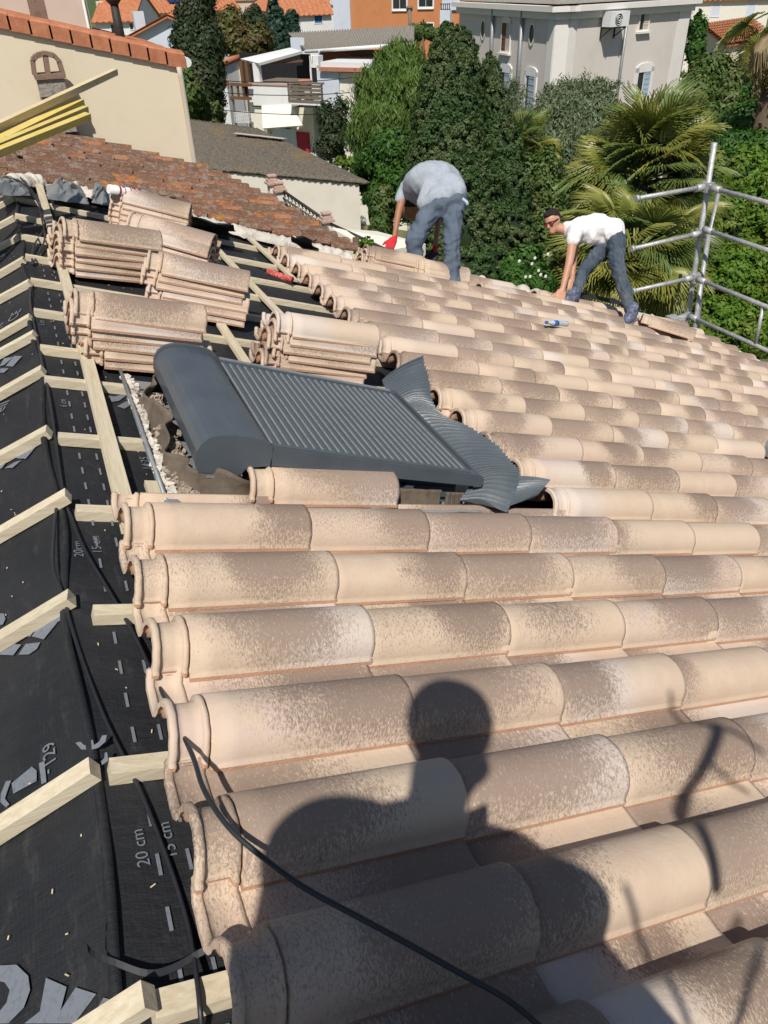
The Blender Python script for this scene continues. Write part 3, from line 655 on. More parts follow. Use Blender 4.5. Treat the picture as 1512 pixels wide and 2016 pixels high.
# flashing tray: sheet, raised rim
mb = MB(); mb.box(.055, 1.62, .270, 1.52, -.046, -.042)
o = mb.build('flashing_tray', M['gutter'], rw, 'plane')
mb = MB(); mb.tube([(.050, 1.56, -.01), (.048, 1.0, .002), (.050, .30, .0)], .0085, 8); mb.beam((.070, 1.56, -.03), (.070, .31, -.025), .03, .008)
mb.tube([(.050, .30, 0), (.10, .275, .004), (.5, .262, .012)], .0085, 8); mb.tube([(.86, .285, .012), (1.2, .285, .01), (1.3, .29, .018), (1.40, .285, .022), (1.46, .27, .01), (1.56, .25, .01), (1.60, .25, .012)], .007, 8)
mb.box(.05, .09, .262, .30, -.04, .012)
mb.build('rim', M['gutter'], o, 'plane')
# brown membrane collar (wavy upstand)
def wavy(pts, h0, h1, name, seed, amp=.022):
    n = 70; cum = [0]
    for a, b in zip(pts, pts[1:]): cum.append(cum[-1] + math.dist(a, b))
    def at(t):
        t *= cum[-1]
        for i in range(len(pts) - 1):
            if t <= cum[i + 1] + 1e-9:
                f = (t - cum[i]) / (cum[i + 1] - cum[i]); return np.array(pts[i]) * (1 - f) + np.array(pts[i + 1]) * f
        return np.array(pts[-1], float)
    vs = []
    for i in range(n + 1):
        t = i / n; p = at(t); q = at(min(1, t + .01)) - at(max(0, t - .01)); q /= np.linalg.norm(q) + 1e-9; nn = np.array([q[1], -q[0]])
        for k in range(7):
            f = k / 6; w_ = amp * f * math.sin(t * 23 + seed) + amp * .8 * f * math.sin(t * 51 + seed * 2) + (.03 if k == 0 else 0) * 0
            out = (1 - f) ** 2 * .035
            h = h0 + (h1 - h0) * f + (.018 * f * math.sin(t * 17 + seed) + .01 * f * math.sin(t * 40)) * min(1, amp / .02) ** 2
            c = p + nn * (w_ + out); vs.append((c[0], c[1], h))
    b = len(vs)
    fs = [(i * 7 + k, (i + 1) * 7 + k, (i + 1) * 7 + k + 1, i * 7 + k + 1) for i in range(n) for k in range(6)]
    mb = MB().add(vs, fs, 0, True); o = mb.build(name, M['membrane'], rw, 'plane')
    sm = o.modifiers.new('thickness', 'SOLIDIFY'); sm.thickness = .006; return o
wavy([(.33, 1.36), (.17, 1.34), (.105, 1.22), (.125, .95), (.115, .6), (.12, .44), (.16, .40), (.30, .388), (.55, .375)], -.03, .075, 'membrane_collar', 1.0)
wavy([(.84, .384), (1.0, .380), (1.24, .386)], -.02, .062, 'membrane_collar', 2.2, .0015)
wavy([(1.27, .384), (1.36, .386)], -.02, .055, 'membrane_collar', 4.2, .0015)
def rubble(name, cells, parent, mat, r=.010, xf='plane'):
    mb = MB()
    for (x, y, z) in cells:
        rr = r * rng.uniform(.5, 1.5); A = rng.normal(0, 1, (3, 3)); q, _ = np.linalg.qr(A)
        vs = [np.array([x, y, z]) + q @ (np.array(c) * rr * rng.uniform(.7, 1.1)) for c in ((-1, -1, -1), (1, -1, -1), (1, 1, -1), (-1, 1, -1), (-1, -1, 1), (1, -1, 1), (1, 1, 1), (-1, 1, 1))]
        mb.hexa(vs)
    return mb.build(name, mat, parent, xf)
cells = [(.078 + rng.normal(0, .007) + .01 * math.sin(y * 20), y, -.028 + rng.uniform(0, .022)) for y in rng.uniform(.30, 1.5, 480)]
o = rubble('mortar_crumbs', cells, rw, M['mortar'], .008); o['kind'] = 'stuff'
cells = [(.145 + rng.normal(0, .018), y, -.03 + rng.uniform(0, .04)) for y in rng.uniform(.34, 1.25, 850)]
o = rubble('debris', cells, rw, M['rubble'], .010); o['kind'] = 'stuff'
# pleated apron
rows = [((752, 748, .03), (832, 702, .15)), ((766, 774, .05), (843, 745, .15)), ((792, 790, .08), (850, 788, .125)), ((797, 802, .09), (868, 820, .115)), ((826, 838, .08), (925, 846, .125)),
        ((868, 884, .08), (978, 882, .125)), ((903, 924, .07), (1008, 915, .12)), ((925, 950, .06), (1022, 942, .10)), ((905, 985, .035), (1000, 1003, .055))]
A_ = [(PL(*a), PL(*b)) for a, b in rows]
def cat_(P, t):
    n = len(P) - 1; i = min(int(t * n), n - 1); f = t * n - i; p0, p1, p2, p3 = P[max(i - 1, 0)], P[i], P[i + 1], P[min(i + 2, n)]
    return .5 * ((2 * p1) + (-p0 + p2) * f + (2 * p0 - 5 * p1 + 4 * p2 - p3) * f * f + (-p0 + 3 * p1 - 3 * p2 + p3) * f ** 3)
NS, NT = 460, 15; vs = []
IA = [a for a, b in A_]; OB = [b for a, b in A_]
for i in range(NS + 1):
    t = i / NS; a = cat_(IA, t); b = cat_(OB, t)
    ph = t * 48 + .5 * mnoise.noise(Vector((t * 14, 3, 1)))
    rag = .025 * mnoise.noise(Vector((t * 40, 0, 5)))
    for k in range(NT + 1):
        f = k / NT * (1 + rag); p = a + (b - a) * f
        w_ = .0165 * (.35 + .65 * min(1, f * 3)) * (math.sin(2 * math.pi * (ph + .18 * math.sin(f * 5)))) + .008 * mnoise.noise(Vector((t * 9, f * 1.2, 7))) + .012 * math.sin(f * math.pi)
        vs.append((p[0], p[1], p[2] + w_))
mb = MB().add(vs, [(i * (NT + 1) + k, (i + 1) * (NT + 1) + k, (i + 1) * (NT + 1) + k + 1, i * (NT + 1) + k + 1) for i in range(NS) for k in range(NT)], 0, True)
ap = mb.build('pleated_apron', M['lead'], rw, 'plane')
vs = []; a0, a1 = PL(992, 1000, .05), PL(1012, 938, .09); b0, b1 = PL(1060, 972, .10), PL(1083, 946, .15)
for i in range(90):
    t = i / 89
    for k in range(12):
        f = k / 11; p = (a0 * (1 - t) + a1 * t) * (1 - f) + (b0 * (1 - t) + b1 * t) * f
        vs.append((p[0], p[1], p[2] + .008 * math.sin(t * 60 + 2 * f) * (1 - .3 * f) + .02 * math.sin(f * 2.6) * (t - .5)))
MB().add(vs, [(i * 12 + k, (i + 1) * 12 + k, (i + 1) * 12 + k + 1, i * 12 + k + 1) for i in range(89) for k in range(11)], 0, True).build('apron_tongue', M['lead'], ap, 'plane')
# second roof window, only its corner in view at the right edge
r2 = thing('roof_window', 'small second roof window at the right edge of the photo, sunk between tiles', 'roof window', mtx=roofm(10.3 * TL, 1.35, 0))
MB().box(9.75 * TL, 11.0 * TL, 1.20, 1.23, -.05, .06).box(9.75 * TL, 11.0 * TL, 1.47, 1.50, -.05, .06).box(9.75 * TL, 9.82 * TL, 1.231, 1.469, -.05, .06).build('frame', M['gutter'], r2, 'plane')
MB().box(9.82 * TL, 11.0 * TL, 1.231, 1.469, -.02, .02).build('pane', M['glass'], r2, 'plane')
# ================================================================== cables, strap, odds and ends on the roof
def px_curve(pts, sub=6):
    P = [PL(x, y, z) for x, y, z in pts]; out = []
    n = (len(P) - 1) * sub
    for i in range(n + 1): out.append(cat_(P, i / n))
    return out
def cable(pts, r, label, name='cable', cat='cable', mat='cable', n=8):
    mb = MB().tube(px_curve(pts), r, n); return solo(mb, name, M[mat], label, cat, 'plane', base=P2W(PL(*pts[0])))
cable([(62, 545, -.07), (60, 600, -.07), (78, 690, -.07), (100, 800, -.07), (112, 890, -.07), (126, 975, -.075), (140, 1020, -.07), (165, 1080, -.07), (215, 1165, -.07), (262, 1245, -.065), (300, 1325, -.05), (345, 1415, .02), (380, 1490, .085), (402, 1555, .11), (450, 1628, .125), (520, 1690, .13), (600, 1748, .142), (700, 1802, .145), (800, 1856, .145), (900, 1912, .145), (1000, 1968, .145), (1075, 2030, .14)], .0056, 'black cable running from the ridge down across the nearest clay tiles')
cable([(112, 985, -.075), (106, 1060, -.075), (106, 1120, -.075), (122, 1165, -.075), (150, 1265, -.08), (200, 1400, -.08), (248, 1500, -.078), (290, 1590, -.078), (340, 1722, -.078), (372, 1830, -.075), (388, 1930, -.045), (394, 1985, -.04), (398, 2040, -.07)], .0052, 'thin black cable lying along the ridge towards the bottom of the roof')
cable([(26, 352, .06), (50, 365, .03), (72, 395, .0), (88, 425, -.04), (84, 455, -.05), (66, 485, -.06), (64, 520, -.07), (74, 500, -.06), (88, 470, -.05), (82, 430, -.03), (70, 385, .0), (40, 350, .06)], .006, 'tangled black cable looped over the far end of the ridge')
mb = MB(); P = px_curve([(171, 1842, -.02), (177, 1876, -.058), (228, 1898, -.068), (290, 1919, -.062), (340, 1908, -.062), (390, 1880, -.055), (432, 1858, -.03)], 4)
vs = []
for p in P: vs += [(p[0], p[1] - .006, p[2]), (p[0], p[1] + .006, p[2] + .004), (p[0], p[1] + .006, p[2] + .006), (p[0], p[1] - .006, p[2] + .002)]
mb.add(vs, [(i * 4 + a, (i + 1) * 4 + a, (i + 1) * 4 + (a + 1) % 4, i * 4 + (a + 1) % 4) for i in range(len(P) - 1) for a in range(4)])
solo(mb, 'strap', M['cable'], 'short black webbing strap bent over the underlay beside the lowest batten', 'strap', 'plane')
def crumple(pts, z, h, mat, label, cat, name, seed, n=26, rim=0.0):
    """a crumpled sheet filling a quad given in the photograph, pinned near the roof, folded up to height h"""
    q = [PL(x, y, z) for x, y in pts]; vs = []
    for i in range(n + 1):
        for j in range(n + 1):
            u, v = i / n, j / n; p = q[0] * (1 - u) * (1 - v) + q[1] * u * (1 - v) + q[2] * u * v + q[3] * (1 - u) * v
            e = min(1, 4 * min(u, 1 - u, v, 1 - v) + rim); nz = abs(mnoise.noise(Vector((u * 2.6 + seed, v * 2.2, seed)))) * .9 + .22 * abs(mnoise.noise(Vector((u * 6, v * 6 + seed, 2))))
            vs.append((p[0] + .03 * mnoise.noise(Vector((u * 5, v * 5, seed + 9))), p[1] + .03 * mnoise.noise(Vector((u * 5, v * 5, seed + 19))), p[2] + h * e * (.35 + nz)))
    mb = MB().add(vs, [(i * (n + 1) + j, (i + 1) * (n + 1) + j, (i + 1) * (n + 1) + j + 1, i * (n + 1) + j + 1) for i in range(n) for j in range(n)], 0, False)
    o = solo(mb, name, M[mat], label, cat, 'plane'); s = o.modifiers.new('thickness', 'SOLIDIFY'); s.thickness = .004; return o
crumple([(92, 392), (176, 402), (160, 368), (92, 364)], .0, .12, 'plastic', 'crumpled grey plastic sheet heaped at the far end of the battens', 'plastic sheet', 'plastic_sheet', 3)
crumple([(180, 398), (212, 405), (206, 370), (184, 366)], .0, .11, 'plastic', 'small grey plastic flap standing beside the farthest tile stack', 'plastic sheet', 'plastic_sheet', 8)
crumple([(-20, 385), (60, 385), (50, 358), (-20, 358)], .0, .10, 'plastic', 'grey plastic flap folded over the ridge at the left edge', 'plastic sheet', 'plastic_sheet', 14)
def curl(pts, wpx, z0, label, seed):
    """a strip of underlay curling up: list of px points with heights, swept sideways"""
    P = [PL(*p) for p in pts]; vs = []; n = 24
    for i in range(n + 1):
        p = cat_(P, i / n)
        for k in range(9):
            f = k / 8 - .5; vs.append((p[0] + wpx[0] * f, p[1] + wpx[1] * f, p[2] + .02 * math.sin(i * .7 + k * .9 + seed) * (i / n)))
    mb = MB().add(vs, [(i * 9 + k, (i + 1) * 9 + k, (i + 1) * 9 + k + 1, i * 9 + k + 1) for i in range(n) for k in range(8)], 0, True)
    o = solo(mb, 'underlay_flap', M['felt'], label, 'roofing felt', 'plane'); s = o.modifiers.new('thickness', 'SOLIDIFY'); s.thickness = .004; return o
curl([(415, 468, -.07), (413, 452, .0), (408, 440, .12), (418, 437, .16), (425, 445, .1)], (.38, .02), 0, 'black underlay flap curling up beside the long middle batten', 1)
curl([(628, 498, -.07), (612, 490, -.02), (596, 478, .06), (594, 470, .12), (604, 470, .13)], (.24, .06), 0, 'narrow black underlay flap curled up near the laid tiles', 2)
curl([(900, 568, -.05), (915, 566, .03), (925, 570, .06)], (.55, .0), 0, 'black underlay flap behind the feet of the man in grey', 4)
curl([(1090, 600, -.05), (1110, 585, .05), (1150, 582, .12), (1200, 590, .12), (1226, 600, .02)], (.15, .3), 0, 'black sheet bulging up between the feet of the man in white', 5)  # black sheet arched across the gap between the feet
# cartridges and bottle
def on_roof_axis(px0, px1, z): a, b = PL(*px0, z), PL(*px1, z); return a, b
a, b = on_roof_axis((516, 530), (574, 551), .0); d = (b - a) / np.linalg.norm(b - a)
t = thing('sealant_cartridge', 'red and white sealant cartridge lying on the underlay beside the laid tiles', 'cartridge', P2W(a))
MB().tube([a + d * .05, b], .026, 14).build('tube', M['redlab'], t, 'plane'); MB().tube([a - d * .06, a, a + d * .05], [.004, .008, .012], 10).build('nozzle', M['blackpl'], t, 'plane')
MB().tube([b, b + d * .01], .027, 14).build('base_cap', M['red'], t, 'plane')
a, b = on_roof_axis((214, 372), (291, 384), .26); d = (b - a) / np.linalg.norm(b - a)
t = thing('packaging_roll', 'white roll with red print lying beyond the farthest tile stack', 'packaging roll', P2W(a))
MB().tube([a, b], .036, 16).build('wrapper', M['whitepk'], t, 'plane')
for f0, f1 in ((.22, .27), (.36, .38), (.5, .53), (.62, .65), (.76, .79)): MB().tube([a + (b - a) * f0, a + (b - a) * f1], .0368, 16).build('red_band', M['red'], t, 'plane')
for f0 in (.3, .56, .7): MB().tube([a + (b - a) * f0 + np.array([0, -.01, .03]), a + (b - a) * (f0 + .08) + np.array([0, -.01, .03])], .009, 6).build('red_mark', M['red'], t, 'plane')
a, b = on_roof_axis((1077, 635), (1118, 638), .15); d = (b - a) / np.linalg.norm(b - a)
t = thing('water_bottle', 'small clear plastic water bottle with a blue label lying on the laid tiles', 'bottle', P2W(a))
rr = [.010, .011, .024, .027, .027, .025, .027, .025, .027, .026, .016]; ff = [0, .08, .2, .28, .45, .5, .6, .7, .8, .95, 1]
MB().tube([a + (b - a) * f for f in ff], rr, 12).build('bottle_body', M['pet'], t, 'plane'); MB().tube([a + (b - a) * .27, a + (b - a) * .47], .0283, 12).build('label', M['petblue'], t, 'plane'); MB().tube([a - d * .02, a + d * .005], .015, 10).build('cap', M['petblue'], t, 'plane')
# small wood splinters on the felt
mb = MB()
for _ in range(260):
    x, y = rng.uniform(-.25, 1.2), rng.uniform(-1.6, 4.5); a = rng.uniform(0, 3.14); l = rng.uniform(.003, .012)
    mb.beam((x, y, -.083 + felt_h(x, y)), (x + l * math.cos(a), y + l * math.sin(a), -.081 + felt_h(x, y)), .0025, .0012)
for _ in range(170):
    s, y = rng.uniform(.02, .9), rng.uniform(-1.6, 4.5); a = rng.uniform(0, 3.14); l = rng.uniform(.003, .010)
    p = L2W(s, y, .003 + felt_h(s + 9, y)); q = L2W(s + l * math.cos(a), y + l * math.sin(a), .004 + felt_h(s + 9, y))
    mb.beam(TM.T @ p, TM.T @ q, .0025, .0012)
o = solo(mb, 'wood_chips', M['pwood'], 'tiny wood chips scattered over the black underlay', 'wood chips', 'plane'); o['kind'] = 'stuff'
# ================================================================== mortar along the far verge
def lumpy_strip(P, w, h, name, mat, label, seed):
    n = 220; vs = []
    for i in range(n + 1):
        p = cat_(P, i / n); q = cat_(P, min(1, i / n + .01)) - cat_(P, max(0, i / n - .01)); q /= np.linalg.norm(q); nn = np.array([-q[1], q[0], 0])
        for k in range(9):
            a = math.pi * k / 8; ww = w * (1 + .5 * mnoise.noise(Vector((i * .13, seed, 1)))); hh = h * (1 + .7 * mnoise.noise(Vector((i * .21, seed, 4))))
            c = p + nn * math.cos(a) * ww + np.array([0, 0, 1]) * (math.sin(a) * hh + .02 * mnoise.noise(Vector((i * .5, k * .8, seed))))
            vs.append(c)
    mb = MB().add(vs, [(i * 9 + k, (i + 1) * 9 + k, (i + 1) * 9 + k + 1, i * 9 + k + 1) for i in range(n) for k in range(8)], 0, True)
    return solo(mb, name, M[mat], label, 'mortar', 'plane')
P = [PL(x, y, 0) for x, y in ((20, 352), (60, 350), (130, 362), (215, 385), (330, 410), (430, 440), (520, 462), (600, 480), (690, 503), (735, 520))]
lumpy_strip([p + np.array([0, .0, -.05]) for p in P], .10, .075, 'mortar_fillet', 'mortar', 'pale lumpy mortar fillet along the old mossy roof', 2.0)
P = [np.array([x, 5.92 + .02 * math.sin(x * 3), -.05]) for x in (3.3, 3.8, 4.3, 4.8, 5.4, 6.0, 6.6, 7.2, 7.7)]
lumpy_strip(P, .12, .075, 'mortar_fillet', 'mortar', 'white mortar edge behind the two workers at the far verge', 6.0)
# ================================================================== old neighbouring roof
old = thing('old_roof', 'old neighbouring roof of mossy brown and orange clay tiles with lichen', 'roof', P2W([-.3, 6.1, 0]))
def canal_mesh(seed):
    rs = random.Random(seed); n = 9; us = [0, .15, .3, .449, .45]; vs = []; bs = []
    for u in us:
        r = .080 + .030 * u / .45 + rs.uniform(-.002, .002)
        for k in range(n):
            a = math.pi * k / (n - 1); vs.append((u, math.cos(a) * r, math.sin(a) * r * .62 + .045 * u / .45)); bs.append((u, math.cos(a) * (r - .016), math.sin(a) * (r - .016) * .62 + .045 * u / .45))
    m_ = len(us); B = m_ * n; F = []
    for j in range(m_ - 1):
        for k in range(n - 1): F += [(j * n + k, j * n + k + 1, (j + 1) * n + k + 1, (j + 1) * n + k), (B + j * n + k, B + (j + 1) * n + k, B + (j + 1) * n + k + 1, B + j * n + k + 1)]
        F += [(j * n, (j + 1) * n, B + (j + 1) * n, B + j * n), (j * n + n - 1, B + j * n + n - 1, B + (j + 1) * n + n - 1, (j + 1) * n + n - 1)]
    for k in range(n - 1): F += [(k, B + k, B + k + 1, k + 1), ((m_ - 1) * n + k, (m_ - 1) * n + k + 1, B + (m_ - 1) * n + k + 1, B + (m_ - 1) * n + k)]
    me = bpy.data.meshes.new('roof_tile'); me.from_pydata(vs + bs, [], F); me.materials.append(M['oldtile']); me.polygons.foreach_set('use_smooth', [True] * len(me.polygons)); me.update(); return me
CM = [canal_mesh(k) for k in range(4)]
def xe(y): return float(np.interp(y, [6.0, 6.85, 8.47, 10.1], [3.22, 3.10, 2.86, 2.20]))
cnt = 0; yy = 6.17
while yy < 10.05:
    xend = xe(yy); k = 0; off = rt.uniform(-.05, .05)
    while True:
        x = xend - .45 - k * .345 + off + rt.uniform(-.02, .02)
        if x < -.42: break
        Mx = roofm(x, yy + rt.uniform(-.012, .012), -.055 + rt.uniform(-.006, .008), rt.uniform(-.05, .05))
        link('roof_tile', CM[rt.randrange(4)], old, MATW[old.name].inverted() @ Mx); cnt += 1; k += 1
    yy += .232
mb = MB(); yv = np.linspace(6.04, 10.08, 120)
vs = []
for y in yv:
    for x in (-.35, xe(y) - .12): vs.append((x, y, -.075 + .02 * math.cos((y - 6.17) / .232 * 2 * math.pi)))
mb.add(vs, [(i * 2, i * 2 + 1, i * 2 + 3, i * 2 + 2) for i in range(len(yv) - 1)], 0, True); mb.build('channel_tiles', M['oldtile'], old, 'plane')
mb = MB()   # far slope of the old roof, seen edge on
vs = [];
for y in yv:
    for s in (0, 2.6): vs.append((s, y, .0 + .03 * math.cos((y - 6.17) / .232 * 2 * math.pi)))
mb.add(vs, [(i * 2, i * 2 + 2, i * 2 + 3, i * 2 + 1) for i in range(len(yv) - 1)], 0, True); mb.build('far_slope', M['oldtile'], old, 'left')
mb = MB()
a = L2W(2.4, 0, -.15); b = P2W([-.3, 0, -.25]); c = P2W([2.05, 0, -.2])
sec = [(a[0], a[2]), (b[0], b[2]), (c[0], c[2]), (c[0], -11), (a[0], -11)]
vs = [(x, 6.02, z) for x, z in sec] + [(x, 10.0, z) for x, z in sec]
mb.add(vs, [(0, 1, 2, 3, 4), (9, 8, 7, 6, 5)] + [(i, i + 5, (i + 1) % 5 + 5, (i + 1) % 5) for i in range(5)]); mb.build('wall', M['cream2'], old)
# timber bundle at the left
def plank(a, b, D0, D1, w, h, mat, label):
    A, B = W(*a, D0), W(*b, D1); d = (B - A) / np.linalg.norm(B - A); A2_ = A - d * 1.6
    mb = MB().beam(A2_, B, w, h, up=(0, -.25, 1), jit=.0015); solo(mb, 'timber_batten', M[mat], label, 'timber', group='timber lengths leaning at the left edge', base=(A2_ + B) / 2)
plank((0, 247), (227, 141), 5.4, 6.6, .045, .05, 'pwood', 'longest cream batten, topmost in the bundle at the left edge')
plank((0, 260), (138, 196), 5.5, 6.5, .05, .045, 'pwood', 'short cream batten just under the topmost one')
plank((0, 278), (158, 201), 5.3, 6.2, .07, .05, 'ywood', 'broad yellow batten in the middle of the bundle')
plank((0, 286), (169, 215), 5.2, 6.1, .05, .045, 'ywood', 'yellow batten second from the bottom of the bundle')
plank((0, 299), (174, 229), 5.1, 6.0, .05, .05, 'ywood', 'lowest yellow batten in the bundle at the left edge')
# chimney on the old roof, in front of the cream wall
ch = thing('chimney', 'stone chimney with a two-holed clay cowl against the cream wall', 'chimney', atY(128, 250, 9.7))
Yc = 9.72
def qbox(mb, x0, y0, x1, y1, Y, dpt, mi=0):
    """upright box: the face at world Y seen between px (x0,y0)-(x1,y1)"""
    a = atY(x0, (y0 + y1) / 2, Y); b = atY(x1, (y0 + y1) / 2, Y); c = atY((x0 + x1) / 2, y0, Y); d = atY((x0 + x1) / 2, y1, Y)
    return mb.box(a[0], b[0], Y, Y + dpt, d[2], c[2], mi)
mb = MB(); qbox(mb, 76, 155, 130, 190, Yc, .30); mb2 = MB(); a = atY(98, 190, Yc); qbox(mb, 88, 188, 144, 262, Yc + .03, .28); mb.build('shaft', M['stonegrey'], ch)
mb = MB(); qbox(mb, 68, 146, 130, 156, Yc - .03, .36); mb.build('ledge', M['brownclay'], ch)
mb = MB(); hexp = [(68, 147), (64, 118), (72, 109), (88, 105), (106, 109), (116, 120), (124, 146)]
for p, q in zip(hexp, hexp[1:]): mb.beam(atY(*p, Yc + .12), atY(*q, Yc + .12), .20, .055, up=(0, 0, 1) if abs(p[0] - q[0]) > abs(p[1] - q[1]) else (1, 0, 0))
mb.beam(atY(89, 108, Yc + .12), atY(95, 148, Yc + .12), .20, .06, up=(1, 0, 0))
mb.build('cowl', M['brownclay'], ch)
# ================================================================== cream gable building
YW = 10.14; cb = thing('cream_building', 'cream rendered gable wall with a terracotta verge beyond the old roof', 'building', (0, YW, -11))
tl, tr = atY(-60, 32, YW), atY(351, 124, YW); sl_ = (tr[2] - tl[2]) / (tr[0] - tl[0]); xl = -9.0; zl = tr[2] + sl_ * (xl - tr[0])
mb = MB(); mb.hexa([(xl, YW, -11), (tr[0], YW, -11), (tr[0], YW + 3.6, -11), (xl, YW + 3.6, -11), (xl, YW, zl), (tr[0], YW, tr[2]), (tr[0], YW + 3.6, tr[2]), (xl, YW + 3.6, zl)]); mb.build('wall', M['cream'], cb)
def verge(x0, x1, k):
    mb = MB(); z0 = tr[2] + sl_ * (x0 - tr[0]); z1 = tr[2] + sl_ * (x1 + .03 - tr[0]); zz = .012
    p = [(x0, YW - .05, z0 - .06), (x1 + .03, YW - .05, z1 - .06 + zz), (x1 + .03, YW - .025, z1 - .06 + zz), (x0, YW - .025, z0 - .06), (x0, YW - .05, z0 + .10), (x1 + .03, YW - .05, z1 + .10 + zz), (x1 + .03, YW - .025, z1 + .10 + zz), (x0, YW - .025, z0 + .10)]
    mb.hexa(p); mb.hexa([(x0, YW - .05, z0 + .101), (x1 + .03, YW - .05, z1 + .101 + zz), (x1 + .03, YW + .14, z1 + .125 + zz), (x0, YW + .14, z0 + .125), (x0, YW - .03, z0 + .125), (x1 + .03, YW - .03, z1 + .125 + zz), (x1 + .03, YW + .14, z1 + .15 + zz), (x0, YW + .14, z0 + .15)])
    mb.build('verge_tile', M['verge'], cb)
x = tr[0] + .06; k = 0
while x > -2.2: verge(x - .225, x, k); x -= .232; k += 1
mb = MB(); nW = 90; vs = []
for j in range(nW):   # barrel rows of the roof behind the verge
    y = YW + .12 + j * .04
    for xx in (-8.0, tr[0] + .1): vs.append((xx, y, tr[2] + sl_ * (xx - tr[0]) + .10 + .035 * math.cos(j * .04 / .21 * 2 * math.pi)))
mb.add(vs, [(i * 2, i * 2 + 1, i * 2 + 3, i * 2 + 2) for i in range(nW - 1)], 0, True); mb.build('roof', M['roofor'], cb)
MB().tube([atY(352, 132, YW - .06), atY(356, 150, YW - .07), atY(383, 318, YW - .07), atY(395, 380, YW - .07)], .035, 10).build('downpipe', M['beige'], cb)
MB().tube([(tr[0] + .12, YW - .02, tr[2] + .0), (tr[0] + .12, YW + 3.6, tr[2])], .06, 10).build('gutter', M['white'], cb)
c0 = atY(82, 50, YW + .35); cp = thing('chimney', 'brown clay chimney pot standing on the cream building roof', 'chimney', c0)
def roofz(x): return tr[2] + sl_ * (x - tr[0]) + .1
zb_ = roofz(c0[0]) - .1
MB().box(c0[0] - .10, c0[0] + .10, YW + .3, YW + .5, zb_, zb_ + .36).build('stack', M['brownclay'], cp)
MB().tube([(c0[0], YW + .42, zb_ + .40), (c0[0], YW + .42, zb_ + .44), (c0[0], YW + .42, zb_ + .441), (c0[0], YW + .42, zb_ + .75)], [.11, .11, .075, .06], 14).build('pot', M['verge'], cp)
c1 = atY(238, 78, YW + 1.2); fl = thing('flue', 'slender black metal flue rising behind the terracotta verge', 'flue', c1)
t_ = atY(230, 4, YW + 1.2); MB().tube([(c1[0], YW + 1.2, c1[2] - .3), (c1[0], YW + 1.2, c1[2] + .1), (c1[0], YW + 1.2, t_[2] - .03)], [.07, .065, .055], 14).build('pipe', M['iron'], fl)
MB().tube([(c1[0], YW + 1.2, t_[2] - .03), (c1[0], YW + 1.2, t_[2] + .03), (c1[0], YW + 1.2, t_[2] + .09), (c1[0], YW + 1.2, t_[2] + .11)], [.06, .11, .11, .06], 14).build('cap', M['iron'], fl)
# flashing strip and pale taller wall behind
a, b = atY(-40, 8, YW + 1.8), atY(186, 62, YW + 1.8)
mb = MB().beam(atY(-40, 22, YW + .9), atY(175, 68, YW + .9), .30, .02, up=(.2, -.3, 1)); solo(mb, 'metal_flashing', M['gutter'], 'crumpled silvery flashing strip where the cream roof meets the taller wall', 'flashing')
tb_ = thing('tall_building', 'tall pale beige building rising behind the cream gable at the top left', 'building', (0, YW + 1.9, -11))
r0 = atY(182, 60, YW + 2.4)
MB().box(-9, r0[0], YW + 2.4, YW + 6.5, -11, 3.2).build('wall', M['beige'], tb_)
MB().tube([(r0[0] - .05, YW + 2.36, -3), (r0[0] - .05, YW + 2.36, 3.2)], .02, 8).build('downpipe', M['white'], tb_)
# ================================================================== helpers for upright walls seen in the photograph
class Fr:
    """upright plane through two world points; boxes on it are given by photo rectangles"""
    def __init__(s, A, B):
        s.O = np.array(A, float); d = np.array(B, float) - s.O; d[2] = 0; s.u = d / np.linalg.norm(d)
        s.n = np.array([s.u[1], -s.u[0], 0.0])
        if s.n @ (CW - s.O) < 0: s.n = -s.n
    def hit(s, px, py, d=0.0):
        v = rayw(px, py); o = s.O + s.n * d; t = ((o - CW) @ s.n) / (v @ s.n); h = CW + v * t - s.O; return float(h @ s.u), float(h[2] + s.O[2])
    def P(s, u, z, d=0.0): q = s.O + s.u * u + s.n * d; return np.array([q[0], q[1], z])
    def box(s, mb, u0, u1, z0, z1, d0, d1, mi=0):
        if u0 > u1: u0, u1 = u1, u0
        p = [s.P(u0, z0, d0), s.P(u1, z0, d0), s.P(u1, z0, d1), s.P(u0, z0, d1), s.P(u0, z1, d0), s.P(u1, z1, d0), s.P(u1, z1, d1), s.P(u0, z1, d1)]
        return mb.hexa(p, mi)
    def rect(s, x0, y0, x1, y1, d=0.0):
        ym, xm = (y0 + y1) / 2, (x0 + x1) / 2; ua, ub = s.hit(x0, ym, d)[0], s.hit(x1, ym, d)[0]; za, zb_ = s.hit(xm, y1, d)[1], s.hit(xm, y0, d)[1]
        return min(ua, ub), max(ua, ub), za, zb_
    def pbox(s, mb, x0, y0, x1, y1, d0, d1, mi=0, zlow=None):
        u0, u1, z0, z1 = s.rect(x0, y0, x1, y1, d1); return s.box(mb, u0, u1, z0 if zlow is None else zlow, z1, d0, d1, mi)
